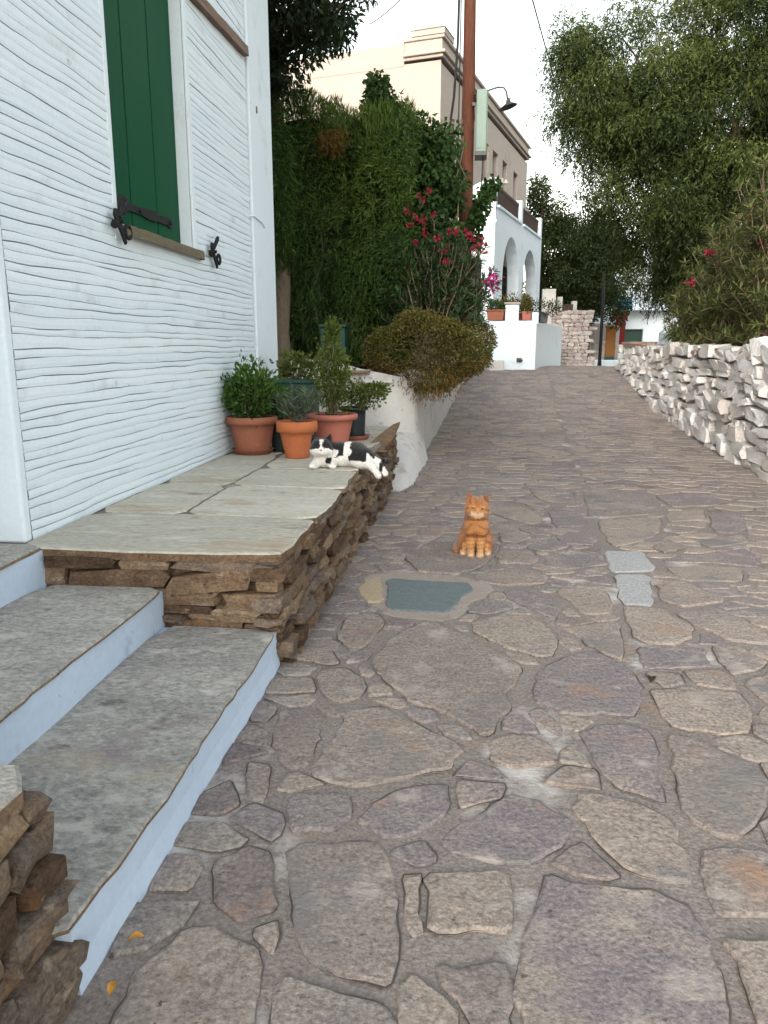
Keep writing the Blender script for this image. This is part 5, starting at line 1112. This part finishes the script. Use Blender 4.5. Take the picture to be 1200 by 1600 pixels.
def head(P, c, R, s=1.0):
    """cat head: returns distance and local coordinates (x right, -y front, z up)"""
    q = (P - np.array(c)) @ R / s
    d = ell(q, (0,0,0), (.062,.058,.052)); d = smin(d, ell(q, (-.030,-.028,-.018), (.034,.030,.026)), .02); d = smin(d, ell(q, (.030,-.028,-.018), (.034,.030,.026)), .02)
    d = smin(d, ell(q, (0,-.056,-.020), (.025,.020,.018)), .016); d = smin(d, ell(q, (0,-.045,-.002), (.013,.022,.014)), .014)
    for sx in (-1,1):
        e = np.maximum(cone(q, (sx*.036,.004,.032), (sx*.050,.006,.070), .026, .004), np.abs(q[...,1]+.0*q[...,2]-.004)-.010); e = np.maximum(e, -ell(q, (sx*.044,-.010,.052), (.011,.012,.018))); d = smin(d, e, .008)
        d = -smin(-d, ell(q, (sx*.025,-.062,.006), (.012,.012,.007)), .006)
    return d*s, q
def eyes(par, c, R, s, slit=.5):
    for sx in (-1,1):
        m_ = MB(); V, F = [], []; pts = []
        for i in range(7):
            for j in range(10): th, ph = PI*i/6, 2*PI*j/10; l = np.array([sx*.025+.0115*math.sin(th)*math.cos(ph), -.0515-.006*math.sin(th)*math.sin(ph), .005+.0075*slit*math.cos(th)]); V.append(tuple(np.array(c)+s*(R@l)))
        for i in range(6):
            for j in range(10): F.append((i*10+j, i*10+(j+1)%10, (i+1)*10+(j+1)%10, (i+1)*10+j))
        m_.add(V, F); obj('eye', m_, M['eye'], par, smooth=True)
    m_ = MB(); L_ = [(-.008,-.077,-.010),(.008,-.077,-.010),(.003,-.0785,-.0185),(-.003,-.0785,-.0185),(-.007,-.070,-.007),(.007,-.070,-.007)]
    m_.add([tuple(np.array(c)+s*(R@np.array(l))) for l in L_], [(0,1,2,3),(0,4,5,1)]); obj('nose', m_, M['nose'], par)
def whiskers(par, c, R, s, mk='whiteold'):
    m_ = MB()
    for sx in (-1,1):
        for k in range(4):
            a = np.array((sx*.018,-.066,-.018-.003*k)); b_ = a + np.array((sx*.055,.012,.012-.010*k)); m_.tube([tuple(np.array(c)+s*(R@a)), tuple(np.array(c)+s*(R@b_))], [.0006,.0002], 4, False)
    obj('whiskers', m_, M[mk], par)

# sitting ginger cat, facing the camera
gc = thing('ginger_cat', (.045, 4.93, .006), 'ginger tabby cat sitting upright in the road facing the viewer', 'cat')
GH = (.0,-.028,.328); GR = rotz(.10) @ roty(.10) @ rotx(.08)
def ginger(P):
    d = ell(P, (0,.105,.10), (.100,.105,.10)); d = smin(d, cone(P, (0,.075,.13), (0,.005,.225), .092, .074), .04)
    d = smin(d, cone(P, (0,.0,.20), (0,-.02,.28), .068, .062), .03)
    for sx in (-1,1):
        d = smin(d, ell(P, (sx*.070,.055,.065), (.046,.080,.075)), .025); d = smin(d, ell(P, (sx*.080,-.015,.017), (.021,.045,.018)), .015)
        d = smin(d, cone(P, (sx*.036,-.025,.19), (sx*.033,-.050,.085), .036, .024), .025); d = smin(d, cone(P, (sx*.033,-.050,.09), (sx*.030,-.058,.022), .023, .0185), .010)
        d = smin(d, ell(P, (sx*.030,-.070,.016), (.0215,.029,.017)), .012)
    for a, b, r in (((0,.20,.03),(-.07,.215,.022),.022),((-.07,.215,.022),(-.125,.15,.020),.021),((-.125,.15,.020),(-.135,.06,.018),.019),((-.135,.06,.018),(-.125,.0,.017),.017)): d = smin(d, cone(P, a, b, r, r*.93), .012)
    h, _ = head(P, GH, GR, 1.22); return smin(d, h, .022)
V, F = nets(ginger, (-.17,-.14,-.01), (.16,.26,.43), .0055)
def stripes(v, n):
    out = np.empty((len(v),3)); base = np.array((.30,.125,.042)); dark = np.array((.11,.036,.011)); pale = np.array((.43,.22,.085)); cream = np.array((.52,.36,.22))
    q = (v - np.array(GH)) @ GR / 1.22
    for i, p in enumerate(v):
        x, y, z = p; lx, ly, lz = q[i]; k = 0; pl = 0; cr = 0; inhead = z > .265 and np.linalg.norm(q[i]) < .1
        if inhead:
            k = .75*max(0, math.sin(lx*300+8*N(lx*20,lz*20)))*max(0, min(1,(lz-.008)/.02)) if lz > .005 else .7*max(0, math.sin((lz+abs(lx)*.6)*260))*(abs(lx) > .03)
            if ly < -.048 and lz < -.008 and abs(lx) < .035: cr = min(1, (-.006-lz)/.012)
            if lz > .005 and lz < .02 and .012 < abs(lx) < .042 and ly < -.03: pl = .6
            if lz < .012 and abs(lx) < .010 and ly < -.05: pl = .5
            if abs(lx) > .03 and lz > .05: k = max(k, .4)
        else:
            w_ = z*115 + 4*abs(x)*20 + 3*N(x*14, y*14, z*14); s_ = math.sin(w_)
            if y < .03 and z > .16: k = .55*max(0, s_)*(1 if abs(x) > .02 else .35); pl = .35
            elif z < .12 and y < -.02: k = .5*max(0, math.sin(z*240)); pl = .9; cr = max(0, min(.7,(.05-z)/.04))
            else: k = .7*max(0, math.sin(y*70+z*30+3*N(x*12,y*12,z*12)))
            if .135 < z < .15 and y < -.03: k = .9
            if .245 < z < .262 and y < 0: k = .7
        c = base*(1-pl)+pale*pl; c = c*(1-k)+dark*k; out[i] = c*(1-cr)+cream*cr
    return out
cl = stripes(V, None); o_ = npmesh('body', V + np.array(gc.location), F, M['fur'], gc, tuple(gc.location), smooth=True, colr=cl)
g0 = np.array(gc.location); eyes(gc, g0+np.array(GH), GR, 1.22, .45); whiskers(gc, g0+np.array(GH), GR, 1.22)

def furry(par, V, F, C, L, W, n, flow):
    """short coat: small tapered tufts lying on the body"""
    a, b, c = V[F[:,0]], V[F[:,1]], V[F[:,2]]; nr = np.cross(b-a, c-a); ar_ = np.linalg.norm(nr, axis=1); nr /= ar_[:,None]+1e-12
    i = rng.choice(len(F), n, p=ar_/ar_.sum()); w_ = rng.random((n,2)); p = a[i] + (b[i]-a[i])*w_[:,:1] + (V[F[i,3]]-a[i])*w_[:,1:]*.9
    d = nr[i]*.42 + np.asarray(flow) + rng.normal(0,.22,(n,3)); d /= np.linalg.norm(d, axis=1, keepdims=True); sd = np.cross(d, nr[i]); sd /= np.linalg.norm(sd, axis=1, keepdims=True)+1e-9
    L = rng.uniform(L*.6, L*1.3, n)[:,None]; q = np.empty((n,3,3)); q[:,0] = p - sd*W/2; q[:,1] = p + sd*W/2; q[:,2] = p + d*L
    col_ = np.repeat(C[F[i,0]]*rng.uniform(.7,1.35,(n,1)), 3, 0); npmesh('coat', q.reshape(-1,3)+np.array(par.location), np.arange(n*3).reshape(n,3), M['fur'], par, tuple(par.location), colr=col_)
furry(gc, V, F, cl, .011, .0032, 14000, (0,.25,-.55))
# resting black and white cat on the terrace edge
bc = thing('black_white_cat', (-1.08,5.36,TZ+.002), 'black and white cat lying on the terrace with hind legs over the edge', 'cat')
BH = (.028,-.04,.150); BR = rotz(.16) @ rotx(-.06)
def tux(P):
    d = ell(P, (.045,.04,.065), (.075,.085,.066)); d = smin(d, cone(P, (.07,.07,.085), (.25,.10,.085), .090, .088), .05); d = smin(d, ell(P, (.29,.05,.072), (.095,.080,.070)), .04)
    d = smin(d, cone(P, (.04,.0,.08), (.036,-.02,.11), .06, .05), .03)
    d = smin(d, cone(P, (.0,.01,.045), (-.025,-.07,.024), .042, .026), .02); d = smin(d, ell(P, (-.028,-.088,.020), (.027,.032,.020)), .012)
    d = smin(d, cone(P, (.085,.01,.045), (.105,-.05,.024), .042, .026), .02); d = smin(d, ell(P, (.108,-.068,.020), (.027,.032,.020)), .012)
    d = smin(d, cone(P, (.30,.02,.045), (.375,-.035,.028), .052, .030), .03); d = smin(d, cone(P, (.375,-.035,.028), (.425,-.05,-.03), .028, .021), .012); d = smin(d, ell(P, (.432,-.053,-.042), (.023,.02,.024)), .012)
    d = smin(d, cone(P, (.33,.06,.06), (.42,.02,.035), .050, .030), .03); d = smin(d, cone(P, (.42,.02,.035), (.465,.0,-.022), .027, .021), .012); d = smin(d, ell(P, (.474,-.004,-.036), (.023,.02,.024)), .012)
    for a, b, r in (((.36,.10,.06),(.44,.15,.03),.024),((.44,.15,.03),(.47,.24,.02),.021)): d = smin(d, cone(P, a, b, r, r*.9), .012)
    h, _ = head(P, BH, BR, 1.25); return smin(d, h, .02)
V, F = nets(tux, (-.08,-.16,-.085), (.55,.28,.26), .006)
def tuxcol(v):
    out = np.empty((len(v),3)); wh = np.array((.74,.73,.70)); bk = np.array((.012,.011,.012)); q = (v - np.array(BH)) @ BR / 1.25
    for i, p in enumerate(v):
        x, y, z = p; l = q[i]; b_ = 0; e = .010*N(x*22,y*22,z*22)
        if np.linalg.norm(l) < .1 and z > .075 and y < .05:
            b_ = l[2] > -.004 - .25*max(0, abs(l[0])-.02) + e and abs(l[0]) > .010 + max(0, (.01-l[2]))*.5 + e
            if l[2] > .045: b_ = True
        else:
            if x > .05 and z > .075 + e*2 and x < .18: b_ = True
            if .22+e*3 < x < .345 and z > .05+e: b_ = True
            if x > .32 and y > .08: b_ = True
            if .335 < x < .40 and y > .0 and z > .03: b_ = True
            if .06 < x < .10 and y < .0 and z > .035: b_ = True
            if .44 < x + e < .465 and y > -.02: b_ = True
        out[i] = bk if b_ else wh
    return out
cl = tuxcol(V); o_ = npmesh('body', V + np.array(bc.location), F, M['fur'], bc, tuple(bc.location), smooth=True, colr=cl); furry(bc, V, F, cl, .010, .0032, 16000, (.6,.1,-.35))
b0 = np.array(bc.location); eyes(bc, b0+np.array(BH), BR, 1.25, .4); whiskers(bc, b0+np.array(BH), BR, 1.25)

# ---------------------------------------------------------------- litter
def leaflet(name, label, c, l, w_, rz, mk, n=7):
    m_ = MB(); V = []; F = []
    for k in range(n+1):
        t = k/n; hw = w_/2*math.sin(PI*min(1,t*.96+.02))**.7; z = .004+.010*math.sin(t*PI)
        for sx in (-1,0,1): V.append((l*(t-.5), sx*hw, z + .006*abs(sx)))
    for k in range(n):
        for j in (0,1): F.append((k*3+j, (k+1)*3+j, (k+1)*3+j+1, k*3+j+1))
    c_, s_ = math.cos(rz), math.sin(rz); m_.add([(c[0]+x*c_-y*s_, c[1]+x*s_+y*c_, c[2]+z) for x,y,z in V], F, .6); tag(obj(name, m_, M[mk], None, c, smooth=True), label, 'leaf', 'fallen leaves on the road')
leaflet('fallen_leaf', 'yellow fallen leaf at the foot of the lowest step', (-.735,1.44,.014), .035, .018, .4, 'tanleaf')
leaflet('fallen_leaf', 'orange fallen leaf nearest the viewer by the lowest step', (-.725,1.30,.014), .035, .02, 1.6, 'tanleaf')
leaflet('fallen_leaf', 'small dark curled leaf in the long paving joint', (.755,3.03,.01), .06, .035, 1.3, 'darkleaf')
leaflet('fallen_leaf', 'pale curled leaf on the road before the stone wall', (2.35,6.0,.012), .06, .04, .3, 'tanleaf')
